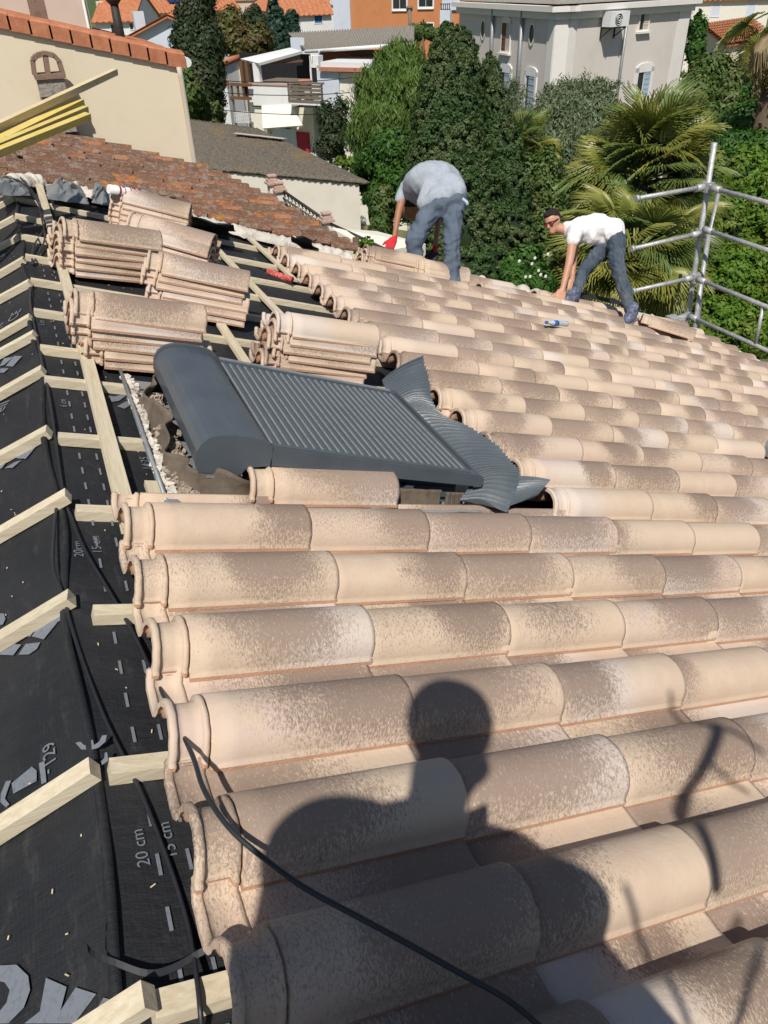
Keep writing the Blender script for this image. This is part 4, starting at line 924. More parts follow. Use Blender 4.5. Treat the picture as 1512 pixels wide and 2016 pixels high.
def window(fr, parent, x0, y0, x1, y1, frame='white', pane='glass', arched=False, fw=.07, depth=.05, shutter=None, sill=None, bars=0, name='window'):
    u0, u1, z0, z1 = fr.rect(x0, y0, x1, y1); mb = MB()
    fr.box(mb, u0 - fw, u0, z0 - fw, z1 + fw, -.0, depth); fr.box(mb, u1, u1 + fw, z0 - fw, z1 + fw, -.0, depth)
    fr.box(mb, u0, u1, z0 - fw, z0, -.0, depth)
    if not arched: fr.box(mb, u0, u1, z1, z1 + fw, -.0, depth)
    else:
        n = 7; r = (u1 - u0 + fw * 2) / 2; uc = (u0 + u1) / 2; h = (u1 - u0) * .22
        for k in range(n):
            a0, a1 = math.pi * (1 - k / n), math.pi * (1 - (k + 1) / n)
            q = [fr.P(uc + r * math.cos(a), z1 + fw + (h * math.sin(a)), d_) for a in (a0, a1) for d_ in (0.0, depth)]
            b = [fr.P(uc + r * math.cos(a), z1 - .02, d_) for a in (a0, a1) for d_ in (0.0, depth)]
            mb.hexa([b[0], b[2], b[3], b[1], q[0], q[2], q[3], q[1]])
    w = mb.build(name, M[frame], parent)
    mb = MB(); fr.box(mb, u0, u1, z0, z1, .002, .012); mb.build('pane', M[pane], w)
    if bars:
        mb = MB()
        for k in range(bars): uu = u0 + (u1 - u0) * (k + 1) / (bars + 1); fr.box(mb, uu - .02, uu + .02, z0, z1, .013, .03)
        mb.build('glazing_bar', M[frame], w)
    if shutter:
        side, frac, mat = shutter; us = (u0, u0 + (u1 - u0) * frac) if side == 'L' else (u1 - (u1 - u0) * frac, u1)
        mb = MB(); fr.box(mb, us[0], us[1], z0, z1, .014, .035)
        for k in range(6): zz = z0 + (z1 - z0) * (k + .5) / 6; fr.box(mb, us[0] + .03, us[1] - .03, zz, zz + .04, .0351, .045)
        mb.build('shutter', M[mat], w)
    if sill: mb = MB(); fr.box(mb, u0 - .12, u1 + .12, z0 - fw - .07, z0 - fw, 0, .14); mb.build('sill', M[sill], w)
    return w
def slab(mb, pts, th=.12, mi=0):
    p = [np.array(q, float) for q in pts]; n = np.cross(p[1] - p[0], p[2] - p[0]); n /= np.linalg.norm(n); n = n if n[2] > 0 else -n
    return mb.poly(p, th, n, mi)
def ribbed(pts, nrow, amp, mb, mi=0, ncol=3, along=0):
    """a sheet over quad pts (a,b along the ribs; a->d across) with rounded ribs"""
    a, b, c, d = [np.array(q, float) for q in pts]; n = np.cross(b - a, d - a); n /= np.linalg.norm(n); n = n if n[2] > 0 else -n; N_ = nrow * 6; vs = []
    for i in range(N_ + 1):
        f = i / N_; p, q = a + (d - a) * f, b + (c - b) * f
        for k in range(ncol + 1): t = k / ncol; vs.append(p + (q - p) * t + n * amp * math.cos(f * nrow * 2 * math.pi))
    m_ = ncol + 1; return mb.add(vs, [(i * m_ + k, i * m_ + k + 1, (i + 1) * m_ + k + 1, (i + 1) * m_ + k) for i in range(N_) for k in range(ncol)], mi, True)
GZ = -11.5
def house(name, label, A, B, depth, wall, roofmat, rise=1.2, over=.35, cat='house', group=None):
    """A,B: world points of the front eave; gable roof with the ridge parallel to the front"""
    fr = Fr(A, B); L = abs((np.array(B) - np.array(A)) @ fr.u); z = (A[2] + B[2]) / 2
    t = thing(name, label, cat, (A[0], A[1], GZ), group=group)
    s = 1 if (np.array(B) - np.array(A)) @ fr.u > 0 else -1
    mb = MB(); P = fr.P; L *= s
    sec = [(0, z), (-depth / 2, z + rise), (-depth, z), (-depth, GZ), (0, GZ)]
    vs = [P(0, zz, d) for d, zz in sec] + [P(L, zz, d) for d, zz in sec]
    mb.add(vs, [(0, 1, 2, 3, 4), (9, 8, 7, 6, 5)] + [(i, i + 5, (i + 1) % 5 + 5, (i + 1) % 5) for i in range(5)]); mb.build('wall', M[wall], t)
    k = rise / (depth / 2); o_ = over; e = .25 * s
    mb = MB(); nr = max(6, int(abs(L) / .55))
    ribbed([P(-e, z + .06 - k * o_, o_), P(-e, z + rise + .06, -depth / 2), P(L + e, z + rise + .06, -depth / 2), P(L + e, z + .06 - k * o_, o_)], nr, .045, mb)
    ribbed([P(-e, z + rise + .06, -depth / 2), P(-e, z + .06 - k * o_, -depth - o_), P(L + e, z + .06 - k * o_, -depth - o_), P(L + e, z + rise + .06, -depth / 2)], nr, .045, mb)
    slab(mb, [P(-e, z + .0 - k * o_, o_), P(-e, z + rise, -depth / 2), P(L + e, z + rise, -depth / 2), P(L + e, z - k * o_, o_)], .05)
    mb.tube([P(-e, z + rise + .08, -depth / 2), P(L + e, z + rise + .08, -depth / 2)], .12, 6)
    r = mb.build('roof', M[roofmat], t); return t, fr, r
# ================================================================== low shed with the mossy roof
A0 = atZ(385, 328, -2.7); A1 = atZ(722, 358, -2.7); A2s = atZ(505, 252, -2.15)
nn = np.cross(A1 - A0, A2s - A0)
def onpl(px, py): v = rayw(px, py); return CW + v * ((A0 - CW) @ nn) / (v @ nn)
A3 = onpl(330, 228); A0b = onpl(345, 324)
sh = thing('shed', 'low outbuilding with a mossy grey sheet roof and a plain cream wall', 'outbuilding', (A1[0], A1[1], GZ))
mb = MB(); n_ = 70; vs = []
q = [A0b, A1 + (A1 - A0) * .01, A2s, A3]
for i in range(n_ + 1):
    f = i / n_
    for k in range(25):
        t = k / 24; p = (q[0] * (1 - f) + q[1] * f) * (1 - t) + (q[3] * (1 - f) + q[2] * f) * t
        vs.append(p + np.array([0, 0, .014 * math.cos(f * 70 * math.pi) + .03 * mnoise.noise(Vector((f * 25, t * 16, 2)))]))
mb.add(vs, [(i * 25 + k, (i + 1) * 25 + k, (i + 1) * 25 + k + 1, i * 25 + k + 1) for i in range(n_) for k in range(24)], 0, True)
ro = mb.build('roof', M['shedroof'], sh); so_ = ro.modifiers.new('thickness', 'SOLIDIFY'); so_.thickness = .08; so_.offset = -1
mb = MB(); lo = lambda p, dz: np.array([p[0], p[1], p[2] + dz]); dn = lambda p: np.array([p[0], p[1], GZ]); inn = (A2s - A1) / np.linalg.norm(A2s - A1); al_ = (A0 - A1) / np.linalg.norm(A0 - A1)
c1 = A1 + al_ * .15 + inn * .12; c0_ = A0b + inn * .12; c2 = A2s + al_ * .15 - inn * .1; c3 = A3 - inn * .1
mb.hexa([dn(c0_), dn(c1), dn(c2), dn(c3), lo(c0_, -.1), lo(c1, -.1), lo(c2, -.1), lo(c3, -.1)]); mb.build('wall', M['cream2'], sh)
strip = MB(); a_, b_ = onpl(465, 268), onpl(562, 279); strip.beam(a_ + [0, 0, .08], b_ + [0, 0, .08], .16, .02, up=(.3, -.2, 1)); strip.build('roof_strip', M['beige'], sh)
# railing with pink stone caps
DR = 13.6
rl = thing('stair_railing', 'black wrought iron stair railing descending in front of the cream outbuilding', 'railing', W(640, 470, DR))
mb = MB(); mb.tube([W(552, 372, DR + .8), W(640, 433, DR)], .028, 8); mb.tube([W(560, 402, DR + .8), W(636, 452, DR)], .018, 6); mb.build('rail', M['iron'], rl)
mb = MB()
for k in range(12):
    f = (k + .5) / 12; a = W(553 + 85 * f, 374 + 58 * f, DR + .8 - .8 * f); b = W(560 + 76 * f, 402 + 50 * f, DR + .8 - .8 * f)
    mb = MB(); mid = (a + b) / 2; sd = (W(641, 434, DR) - W(551, 371, DR + .8)); sd /= np.linalg.norm(sd)
    mb.tube([a, a * .7 + b * .3 + sd * .07, mid - sd * .05, a * .3 + b * .7 + sd * .06, b], .012, 5); mb.tube([a + sd * .09, mid + sd * .02, b + sd * .09], .010, 5); mb.build('baluster', M['iron'], rl)
r2_ = thing('handrail', 'lower black handrail running down behind the gloved worker', 'railing', W(730, 500, DR - .8))
MB().tube([W(650, 440, DR), W(775, 498, DR - 1.2)], .025, 8).tube([W(652, 460, DR), W(735, 505, DR - 1.0)], .02, 8).build('rail', M['iron'], r2_)
for x, y in ((716, 472), (739, 486)): MB().tube([W(x, y, DR - 1), W(x, y + 34, DR - 1)], .02, 6).build('post', M['iron'], r2_)
for k, (x, y, lb) in enumerate(((536, 352, 'upper left stepped pink stone cap above the wrought iron railing'), (550, 366, 'second stepped pink stone cap at the head of the wrought iron railing'), (643, 426, 'stepped pink stone cap at the foot of the wrought iron railing'))):
    c = W(x, y + 10, DR + (.8 if k < 2 else 0)); t = thing('stone_pier', lb, 'pier', c, group='stone piers by the stairs')
    MB().box(c[0] - .08, c[0] + .08, c[1] - .08, c[1] + .08, c[2] - 3, c[2]).build('shaft', M['cream2'], t)
    mb = MB(); z = c[2]
    for w_, h_ in ((.12, .04), (.095, .05), (.065, .045), (.08, .025)): mb.box(c[0] - w_, c[0] + w_, c[1] - w_, c[1] + w_, z + .001, z + h_); z += h_
    mb.build('cap', M['pink'], t)
frw = Fr(W(640, 470, 13.0), W(800, 520, 12.2))
mb = MB(); frw.box(mb, -.2, 1.6, -9, -3.0, -.3, 0); 
lw = thing('terrace_wall', 'low white rendered terrace wall behind the worker in grey', 'wall', W(740, 540, 12.6))
a, b, c_, d = W(650, 448, 13.2), W(742, 497, 12.7), W(838, 480, 13.4), W(742, 455, 14.2)
mb = MB(); mb.hexa([dn(a), dn(b), dn(c_), dn(d), a, b, c_, d]); mb.build('wall', M['cream2'], lw)
# ================================================================== big grey house
ZE = .30; GL, GM, GM2, GR = atZ(906, 10, ZE), atZ(1096, 20, ZE), atZ(1124, 19, ZE), atZ(1362, 4, ZE)
gh = thing('grey_house', 'large three-storey grey rendered house with arched windows and a pale cornice', 'house', (GM[0], GM[1], GZ))
back = (GL - GM) + (GR - GM2); back = back / np.linalg.norm(back); back[2] = 0
p_ = [GL, GM, GM2, GR, GR + (GL - GM)]
mb = MB(); n5 = len(p_); vs = [np.array([q[0], q[1], GZ]) for q in p_] + [np.array([q[0], q[1], ZE]) for q in p_]
mb.add(vs, [(0, 1, 2, 3, 4), (9, 8, 7, 6, 5)] + [(i, (i + 1) % 5, (i + 1) % 5 + 5, i + 5) for i in range(5)]); mb.build('wall', M['grey'], gh)
FL_, FR_, FC = Fr(GL, GM), Fr(GM2, GR), Fr(GM, GM2)
def ulen(fr, a): return float((np.array(a) - fr.O) @ fr.u)
mb = MB()
for fr, a, b in ((FL_, GL, GM), (FC, GM, GM2), (FR_, GM2, GR)):
    u0, u1 = ulen(fr, a), ulen(fr, b)
    fr.box(mb, u0 - .1, u1 + .1, ZE - .28, ZE - .05, 0.002, .14); fr.box(mb, u0 - .25, u1 + .25, ZE - .049, ZE + .12, -.3, .30)
mb.build('cornice', M['quoin'], gh)
mb = MB(); u0, u1 = ulen(FL_, GL), ulen(FL_, GM); FL_.box(mb, u1 - .45, u1, GZ, ZE - .281, .003, .03); u0, u1 = ulen(FR_, GM2), ulen(FR_, GR); FR_.box(mb, u0, u0 + .35, GZ, ZE - .281, .003, .03); FR_.box(mb, u1 - .62, u1 + .0, GZ, ZE - .281, .003, .035)
FC.box(mb, ulen(FC, GM), ulen(FC, GM2), GZ, ZE - .281, .003, .03); mb.build('corner_band', M['quoin'], gh)
mb = MB(); cen = sum(p_) / 5; top = np.array([cen[0], cen[1], ZE + .9]); rp = [q + (q - cen) * .0 + np.array([0, 0, .17]) for q in p_]
mb.add(rp + [top], [(i, (i + 1) % 5, 5) for i in range(5)]); mb.build('roof', M['corr'], gh)
def oval(fr, parent, cx, cy, rw_, rh):
    u, z = fr.hit(cx, cy); n = 18; mb = MB(); vs = []
    for r, d in ((1.0, .04), (1.28, .04), (1.28, .0)):
        vs += [fr.P(u + rw_ * r * math.cos(2 * math.pi * k / n), z + rh * r * math.sin(2 * math.pi * k / n), d) for k in range(n)]
    mb.add(vs, [(k, (k + 1) % n, n + (k + 1) % n, n + k) for k in range(n)] + [(n + k, n + (k + 1) % n, 2 * n + (k + 1) % n, 2 * n + k) for k in range(n)])
    w = mb.build('round_window', M['quoin'], parent)
    mb = MB(); mb.add([fr.P(u + rw_ * math.cos(2 * math.pi * k / n), z + rh * math.sin(2 * math.pi * k / n), .015) for k in range(n)], [tuple(range(n))]); mb.build('pane', M['glass'], w)
oval(FL_, gh, 952, 58, .17, .30); oval(FL_, gh, 1048, 67, .17, .30)
window(FL_, gh, 989, 44, 1005, 101, 'quoin', 'beige', True, fw=.05, shutter=('L', .45, 'brownwood'), sill='quoin')
window(FL_, gh, 986, 141, 1003, 215, 'white', 'glass', True, fw=.14, shutter=('R', .6, 'blue'))
window(FL_, gh, 1035, 148, 1052, 222, 'white', 'glass', True, fw=.14, shutter=('R', .7, 'blue'))
window(FR_, gh, 1259, 23, 1276, 58, 'quoin', 'glass', False, fw=.05, shutter=('R', .55, 'beige'), sill='quoin')
window(FR_, gh, 1252, 141, 1276, 200, 'white', 'glass', True, fw=.14, shutter=('R', .5, 'blue'), bars=1)
for fr, a, b, r in ((FL_, (968, 14), (968, 110), .07), (FL_, (1026, 18), (1020, 170), .07), (FR_, (1233, 22), (1221, 190), .05)):
    (u0, z0), (u1, z1) = fr.hit(*a, .12), fr.hit(*b, .12); um = (u0 + u1) / 2
    MB().tube([fr.P(um, z0, .1), fr.P(um, z1 - 1.5, .1)], r, 8).build('downpipe', M['gutter'], gh)
u0, u1, z0, z1 = FR_.rect(1201, 22, 1237, 52, .5)
ac = thing('air_conditioner', 'white air conditioning unit on brackets high on the grey house', 'air conditioner', FR_.P((u0 + u1) / 2, z0, .3))
mb = MB(); FR_.box(mb, u0, u1, z0, z1, .15, .55); mb.build('casing', M['acwhite'], ac)
cu = u0 + (u1 - u0) * .42; cz = (z0 + z1) / 2; rr_ = (z1 - z0) * .40
mb = MB(); mb.add([FR_.P(cu + rr_ * math.cos(2 * math.pi * k / 20), cz + rr_ * math.sin(2 * math.pi * k / 20), .552) for k in range(20)], [tuple(range(20))]); mb.build('fan_recess', M['iron'], ac)
mb = MB()
for r_ in (.3, .6, .95): mb.tube([FR_.P(cu + rr_ * r_ * math.cos(2 * math.pi * k / 20), cz + rr_ * r_ * math.sin(2 * math.pi * k / 20), .57) for k in range(21)], .012, 4)
mb.build('fan_grille', M['acwhite'], ac)
mb = MB()
for u in (u0 + .12, u1 - .12): FR_.box(mb, u - .02, u + .02, z0 - .06, z0 - .001, .0, .55); mb.beam(FR_.P(u, z0 - .35, .01), FR_.P(u, z0 - .05, .5), .03, .03, up=(1, 0, 0)); FR_.box(mb, u - .02, u + .02, z0 - .4, z0 - .062, 0, .04)
mb.build('bracket', M['iron'], ac)
# ================================================================== white terraced house with the balcony
DW = 46.0; F = Fr(W(455, 205, DW), W(700, 215, DW - 3.5))
wh = thing('terrace_house', 'white split-level house with covered terrace, curved parapet and wooden balcony', 'house', F.P(3, GZ, 0))
zf = lambda x, y: (350 + x * .2646, y * .2646)
def fbox(name, mat, zx0, zy0, zx1, zy1, d0, d1, zlow=None, parent=None, mb=None):
    q = mb or MB(); a = zf(zx0, zy0); b = zf(zx1, zy1); F.pbox(q, a[0], a[1], b[0], b[1], d0, d1, 0, zlow); return q.build(name, M[mat], parent or wh) if mb is None else q
# terrace body and main wing behind
fbox('wall', 'white', 530, 635, 838, 790, -1.5, .0)
fbox('coping', 'pink', 525, 618, 840, 634, -.2, .06)
fbox('base_wall', 'cream2', 545, 795, 632, 960, -2.5, -.15, GZ)
fbox('side_wall', 'cream2', 840, 800, 1010, 1000, -2.4, -.9, GZ)
mb = MB(); a, b, c_, d = [F.P(*F.hit(*zf(*p), dd), dd) for p, dd in (((630, 795), .02), ((850, 785), .02), ((935, 940), .9), ((640, 962), .9))]
mb.poly([a, b, c_, d], .10, np.cross(b - a, d - a) / np.linalg.norm(np.cross(b - a, d - a))); mb.build('sloped_canopy', M['cream2'], wh)
fbox('door', 'ltblue', 700, 960, 882, 1080, -.9, -.8, GZ); fbox('door', 'red', 885, 985, 972, 1110, -.9, -.75, GZ, None).__setitem__('label', 'red garage door')
fbox('terrace_shade', 'dark', 470, 400, 985, 640, -4.2, -4.0); fbox('terrace_floor', 'greywood', 470, 640, 980, 650, -4.0, -.21)  # near-black sheet paints the shade inside the covered terrace
fbox('column', 'white', 562, 470, 606, 632, -.35, -.1)
mb = MB(); pts = [F.P(*F.hit(*zf(x, y), dd), dd) for (x, y), dd in (((465, 437), -1.2), ((600, 470), .25), ((925, 378), .25), ((835, 354), -1.2))]
slab(mb, pts, .14); mb.build('canopy', M['acwhite'], wh)
mb = MB(); pts = [F.P(*F.hit(*zf(x, y), dd), dd) for (x, y), dd in (((600, 476), .0), ((930, 452), .0))]; mb.beam(pts[0], pts[1], .1, .12); mb.build('canopy_beam', M['brownwood'], wh)
# curved parapet
cx = [(470, 432), (400, 450), (330, 480), (275, 515), (248, 552), (258, 592), (300, 625), (370, 640)]
low = [(470, 640), (400, 700), (345, 800), (300, 880), (285, 905), (300, 912), (350, 915), (400, 917)]
dd = [-4.6, -3.6, -2.6, -1.7, -.9, -.3, .0, .1]
mb = MB(); top = [F.P(*F.hit(*zf(*p), d_), d_) for p, d_ in zip(cx, dd)]; cen_ = sum(top) / len(top)
inn_ = [t_ + (cen_ - t_) / np.linalg.norm(cen_ - t_) * .28 for t_ in top]
vs = []; 
for t_, i_ in zip(top, inn_): vs += [t_, np.array([t_[0], t_[1], GZ]), i_, np.array([i_[0], i_[1], GZ])]
mb.add(vs, [(4 * k, 4 * k + 1, 4 * k + 5, 4 * k + 4) for k in range(7)] + [(4 * k + 2, 4 * k + 6, 4 * k + 7, 4 * k + 3) for k in range(7)] + [(4 * k, 4 * k + 4, 4 * k + 6, 4 * k + 2) for k in range(7)]); mb.build('curved_wall', M['white'], wh)
MB().tube([(t_ + i_) / 2 + np.array([0, 0, .06]) for t_, i_ in zip(top, inn_)], .20, 8).build('curved_coping', M['verge'], wh)
fbox('inner_wall', 'cream', 295, 470, 478, 640, -4.4, -4.2)
fbox('drain', 'gutter', 384, 640, 408, 915, .1, .3, GZ)
for x0, x1 in ((470, 492), (508, 530)): fbox('wooden_post', 'brownwood', x0, 455, x1, 740, -.7, -.5)
for y0 in (620, 720): fbox('stair_board', 'brownwood', 388, y0, 540, y0 + 22, .2, .35)
for x0 in (392, 440, 480): fbox('stair_bar', 'brownwood', x0, 640, x0 + 12, 722, .2, .28)
mb = MB()
for k in range(9):
    y = 830 + k * 10; fbox('x', 'white', 415, y, 540, y + 3, .25, .28, mb=mb)
for k in range(8): fbox('x', 'white', 418 + k * 15, 826, 421 + k * 15, 915, .285, .30, mb=mb)
mb.build('white_grille', M['white'], wh)
# wooden balcony of slats
bal = MB(); fbox('x', 'brownwood', 818, 770, 1075, 782, -.9, .95, mb=bal); bo = bal.build('balcony', M['white'], wh)
for k in range(5): y = 632 + k * 28; fbox('slat', 'greywood', 822, y, 1070, y + 21, .88, .93, parent=bo)
for x in (818, 900, 985, 1066): fbox('post', 'greywood', x, 622, x + 9, 770, .80, .879, parent=bo)
fbox('handrail', 'greywood', 815, 612, 1075, 626, .78, .98, parent=bo)
# right wing
fbox('wing_wall', 'ltblue', 1048, 520, 1200, 830, -3.0, .1, GZ)
fbox('wing_wall', 'cream2', 1201, 545, 1700, 1100, -3.0, -.05, GZ)
fbox('arch_wall', 'white', 985, 415, 1050, 640, -.8, -.3)
w_ = window(F, wh, *zf(1000, 500), *zf(1040, 620), 'white', 'dark', True, fw=.1, depth=.06)
fbox('roof_edge', 'potterra', 1050, 505, 1500, 535, -3.2, .35)
fbox('roof_light', 'acwhite', 1062, 465, 1470, 502, -3.0, .2)
fbox('board_band', 'redwood', 1060, 392, 1760, 470, -3.6, -3.2); fbox('fascia', 'brownwood', 960, 372, 1760, 398, -3.19, -2.9)
mb = MB(); ribbed([F.P(*F.hit(*zf(950, 378), -1.5), -1.5), F.P(*F.hit(*zf(812, 244), -6.5), -6.5), F.P(*F.hit(*zf(1760, 190), -6.5), -6.5), F.P(*F.hit(*zf(1760, 322), -1.5), -1.5)], 46, .05, mb)
mb.build('corrugated_roof', M['corr'], wh)
mb = MB().tube([F.P(*F.hit(*zf(948, 384), -1.4), -1.4), F.P(*F.hit(*zf(1760, 328), -1.4), -1.4)], .09, 8); a = F.P(*F.hit(*zf(1052, 378), -1.3), -1.3); b = F.P(*F.hit(*zf(990, 410), -.2), -.2); mb.tube([a, a - [0, 0, .35], b, b - [0, 0, 1.0]], .07, 8); mb.build('gutter', M['white'], wh)
fbox('gable_wall', 'ltblue', 840, 280, 940, 380, -3.0, -2.9)
# pot plant on the terrace
pp = F.P(*F.hit(*zf(945, 615), .3), .3); pt = thing('potted_plant', 'tall bushy potted plant in a terracotta pot on the white terrace', 'plant', pp)
MB().tube([pp - [0, 0, .25], pp + [0, 0, .15]], [.28, .38], 12).build('pot', M['potterra'], pt)
# ================================================================== houses further back
def far_house(lbl, name, a, b, Z, depth, wall, rmat, rise, wins=(), over=.4):
    A, B = atZ(*a, Z), atZ(*b, Z); t, fr, r = house(name, lbl, A, B, depth, wall, rmat, rise, over)
    for w_ in wins: window(fr, t, *w_[:4], *(w_[4:6] if len(w_) > 4 else ('white', 'glass')), fw=.09)
    return t, fr, r
t, fr, r = far_house('small white house with an orange roof at the far left behind the flue', 'white_house', (186, 40), (262, 38), -1.8, 8, 'white', 'roofor', 2.2, ((219, 48, 225, 64), (227, 46, 236, 66), (256, 46, 262, 58)))
c = fr.P(*fr.hit(200, 22, -3), -3); MB().box(c[0] - .4, c[0] + .4, c[1] - .4, c[1] + .4, c[2] - 1.0, c[2] + .9).build('chimney', M['cream2'], r)
t, fr, r = far_house('long beige house with solar panels on its orange roof at the upper left', 'beige_house', (268, 26), (470, 16), -2.0, 12, 'cream', 'roofor', 2.6, ((421, 34, 441, 46),))
sp_ = thing('solar_panels', 'dark blue solar panels on the roof of the long beige house', 'solar panel', fr.P(*fr.hit(340, 5, -2), -2))
kk = 2.6 / 6
mb = MB(); P = fr.P; ua, ub = fr.hit(326, 8, -3)[0], fr.hit(366, 6, -3)[0]
for i in range(3):
    u0, u1 = ua + (ub - ua) * i / 3 + .05, ua + (ub - ua) * (i + 1) / 3 - .05; z = fr.O[2]
    mb = MB(); slab(mb, [P(u0, z + kk * 1.5 + .35, -1.5), P(u0, z + kk * 4 + .35, -4), P(u1, z + kk * 4 + .35, -4), P(u1, z + kk * 1.5 + .35, -1.5)], .08); mb.build('panel', M['solar'], sp_)
fg = Fr(W(262, 85, 52), W(372, 72, 52)); bg_ = thing('blue_gable_house', 'pale blue gabled house with an orange roof just right of the flue', 'house', fg.P(2, GZ, 0))
gp = [fg.hit(*p) for p in ((252, 76), (331, 33), (380, 52))]; pl, pa, pr = [fg.P(u, z) for u, z in gp]; bkv = -fg.n * 9
mb = MB(); f5 = [dn(pl), dn(pr), pr, pa, pl]; mb.add(f5 + [q + bkv for q in f5], [(0, 1, 2, 3, 4), (9, 8, 7, 6, 5)] + [(i, (i + 1) % 5, (i + 1) % 5 + 5, i + 5) for i in range(5)]); mb.build('wall', M['ltblue'], bg_)
mb = MB(); ov = fg.n * .4
for a_, b_ in ((pl, pa), (pa, pr)):
    e_ = (b_ - a_) * .04; up_ = np.array([0, 0, .12]); a2, b2 = a_ - (e_ if a_ is pl else 0), b_ + (e_ if b_ is pr else 0)
    ribbed([b2 + ov + up_, a2 + ov + up_, a2 + bkv + up_, b2 + bkv + up_], 22, .05, mb); slab(mb, [a2 + ov + up_ * .4, b2 + ov + up_ * .4, b2 + bkv + up_ * .4, a2 + bkv + up_ * .4], .1)
mb.build('roof', M['roofor'], bg_)
c = fg.P(*fg.hit(277, 60, -1), -1); MB().box(c[0] - .35, c[0] + .35, c[1] - .35, c[1] + .35, c[2] - 1.5, c[2] + 1.1).build('chimney', M['ltblue'], bg_)
t, fr, r = far_house('small house showing only a ribbed orange roof behind the cream gable', 'low_house', (286, 92), (352, 96), -3.3, 7, 'white', 'roofor', 1.3)
t, fr, r = far_house('white house with an orange roof and a bright blue shutter left of the orange house', 'blue_shutter_house', (560, 28), (652, 24), -2.3, 10, 'white', 'roofor', 3.2, ((619, 28, 634, 45, 'white', 'deepblue'),))
t, fr, r = far_house('white gabled house among the trees in the top centre', 'white_gable_house', (486, 16), (548, 22), -2.6, 9, 'white', 'roofor', 2.0, ((512, 20, 516, 27),))
DO = 80; fo = Fr(W(690, 20, DO), W(905, 22, DO - 4)); oh = thing('orange_house', 'large orange rendered house with white windows in the top centre', 'house', fo.P(0, GZ, 0))
mb = MB(); fo.pbox(mb, 689, -60, 905, 62, -8, 0, 0, GZ); mb.build('wall', M['orange'], oh)
mb = MB(); fo.pbox(mb, 655, -60, 688, 58, -7, .25, 0, GZ); w2 = mb.build('wall', M['ltblue'], oh); w2['label'] = 'pale blue wall section'
for x0, y0, x1, y1 in ((774, -6, 800, 17), (825, -6, 852, 13)): window(fo, oh, x0, y0, x1, y1, 'white', 'glass', fw=.15, bars=1, sill='white')
window(fo, oh, 664, -4, 676, 19, 'white', 'glass', fw=.1, sill='white'); window(fo, oh, 840, 46, 853, 60, 'white', 'glass', fw=.1)
mb = MB(); fo.pbox(mb, 866, 20, 886, 48, .0, .6); mb.build('balcony_box', M['ltblue'], oh)
mb = MB()
for k in range(5): fo.pbox(mb, 868 + 4 * k, 8, 869.2 + 4 * k, 20, .5, .56)
fo.pbox(mb, 866, 7, 887, 8.6, .5, .58); mb.build('railing', M['iron'], oh)
fo.pbox(MB(), 870, 0, 905, 20, .1, .2).build('side_wall', M['ltblue'], oh)
a = W(808, 55, DO - 12); mf = thing('flue', 'thin metal flue standing over the corrugated roof', 'flue', a); MB().tube([a - [0, 0, .5], W(806, 20, DO - 12)], .16, 10).tube([W(806, 20, DO - 12), W(806, 15, DO - 12)], [.28, .3], 10).build('pipe', M['greywood'], mf)
# right-hand houses
t, fr, r = far_house('cream house with pale blue shutters at the top right corner', 'cream_house', (1366, 0), (1520, -4), -2.2, 12, 'cream2', 'roofor', 2.0, ((1401, 5, 1417, 32, 'white', 'ltblue'), (1470, 5, 1486, 32, 'white', 'ltblue')))
a0, a1, a2_, a3 = W(1380, 50, 52), W(1431, 90, 46), W(1530, 78, 49), W(1476, 36, 56)
lo_ = thing('low_wing', 'low cream wing with a broad orange tiled roof at the right', 'house', (a1[0], a1[1], GZ))
mb = MB(); z_ = min(a0[2], a1[2], a2_[2]) ; ribbed([a0, a1, a2_, a3], 2, .0, mb)
fz = Fr(a1, a2_); mb = MB(); nst = 9
for k in range(nst):
    f0, f1 = k / nst, (k + 1) / nst; p0, p1 = a3 * (1 - f0) + a2_ * f0, a3 * (1 - f1) + a2_ * f1; q0, q1 = a0 * (1 - f0) + a1 * f0, a0 * (1 - f1) + a1 * f1
    ribbed([q0 + [0, 0, .10], q1 + [0, 0, .16], p1 + [0, 0, .16], p0 + [0, 0, .10]], 20, .04, mb, ncol=1)
slab(mb, [a0, a1, a2_, a3], .1); mb.build('roof', M['roofor'], lo_)
i1, i2, i0, i3 = [q + (sum((a0, a1, a2_, a3)) / 4 - q) * .06 - np.array([0, 0, .15]) for q in (a1, a2_, a0, a3)]
mb = MB().hexa([dn(i0), dn(i1), dn(i2), dn(i3), i0, i1, i2, i3]); mb.build('wall', M['cream'], lo_)
mb = MB().beam(W(1496, 100, 44), W(1530, 106, 43), .9, .12); tt = thing('garden_wall', 'cream wall with a small tiled top at the right edge', 'wall', W(1510, 200, 43)); f_ = Fr(W(1490, 112, 43), W(1560, 116, 41)); mb = MB(); f_.pbox(mb, 1494, 112, 1560, 170, -.3, 0, 0, GZ); mb.build('wall', M['cream'], tt)
mb = MB(); f_.pbox(mb, 1488, 134, 1560, 146, -.5, .3); mb.build('tiled_top', M['roofor'], tt)
f_ = Fr(W(1410, 285, 26), W(1530, 262, 27)); gw = thing('garden_wall', 'old grey garden wall with terracotta coping above the right hedge', 'wall', W(1450, 300, 26))
mb = MB(); a, b = f_.P(*f_.hit(1405, 288)), f_.P(*f_.hit(1530, 262)); c_ = np.array([0, 0, 1]); bk = -f_.n * .35
mb.hexa([dn(a), dn(b), dn(b) + bk, dn(a) + bk, a, b, b + bk, a + bk]); mb.build('wall', M['stonegrey'], gw); MB().beam(a + bk / 2 + [0, 0, .05], b + bk / 2 + [0, 0, .05], .5, .08).build('coping', M['verge'], gw)
f_ = Fr(W(1486, 275, 23), W(1560, 270, 23)); gw = thing('garden_hut', 'corner of a small hut with an orange tiled roof at the right edge', 'hut', W(1500, 300, 23))
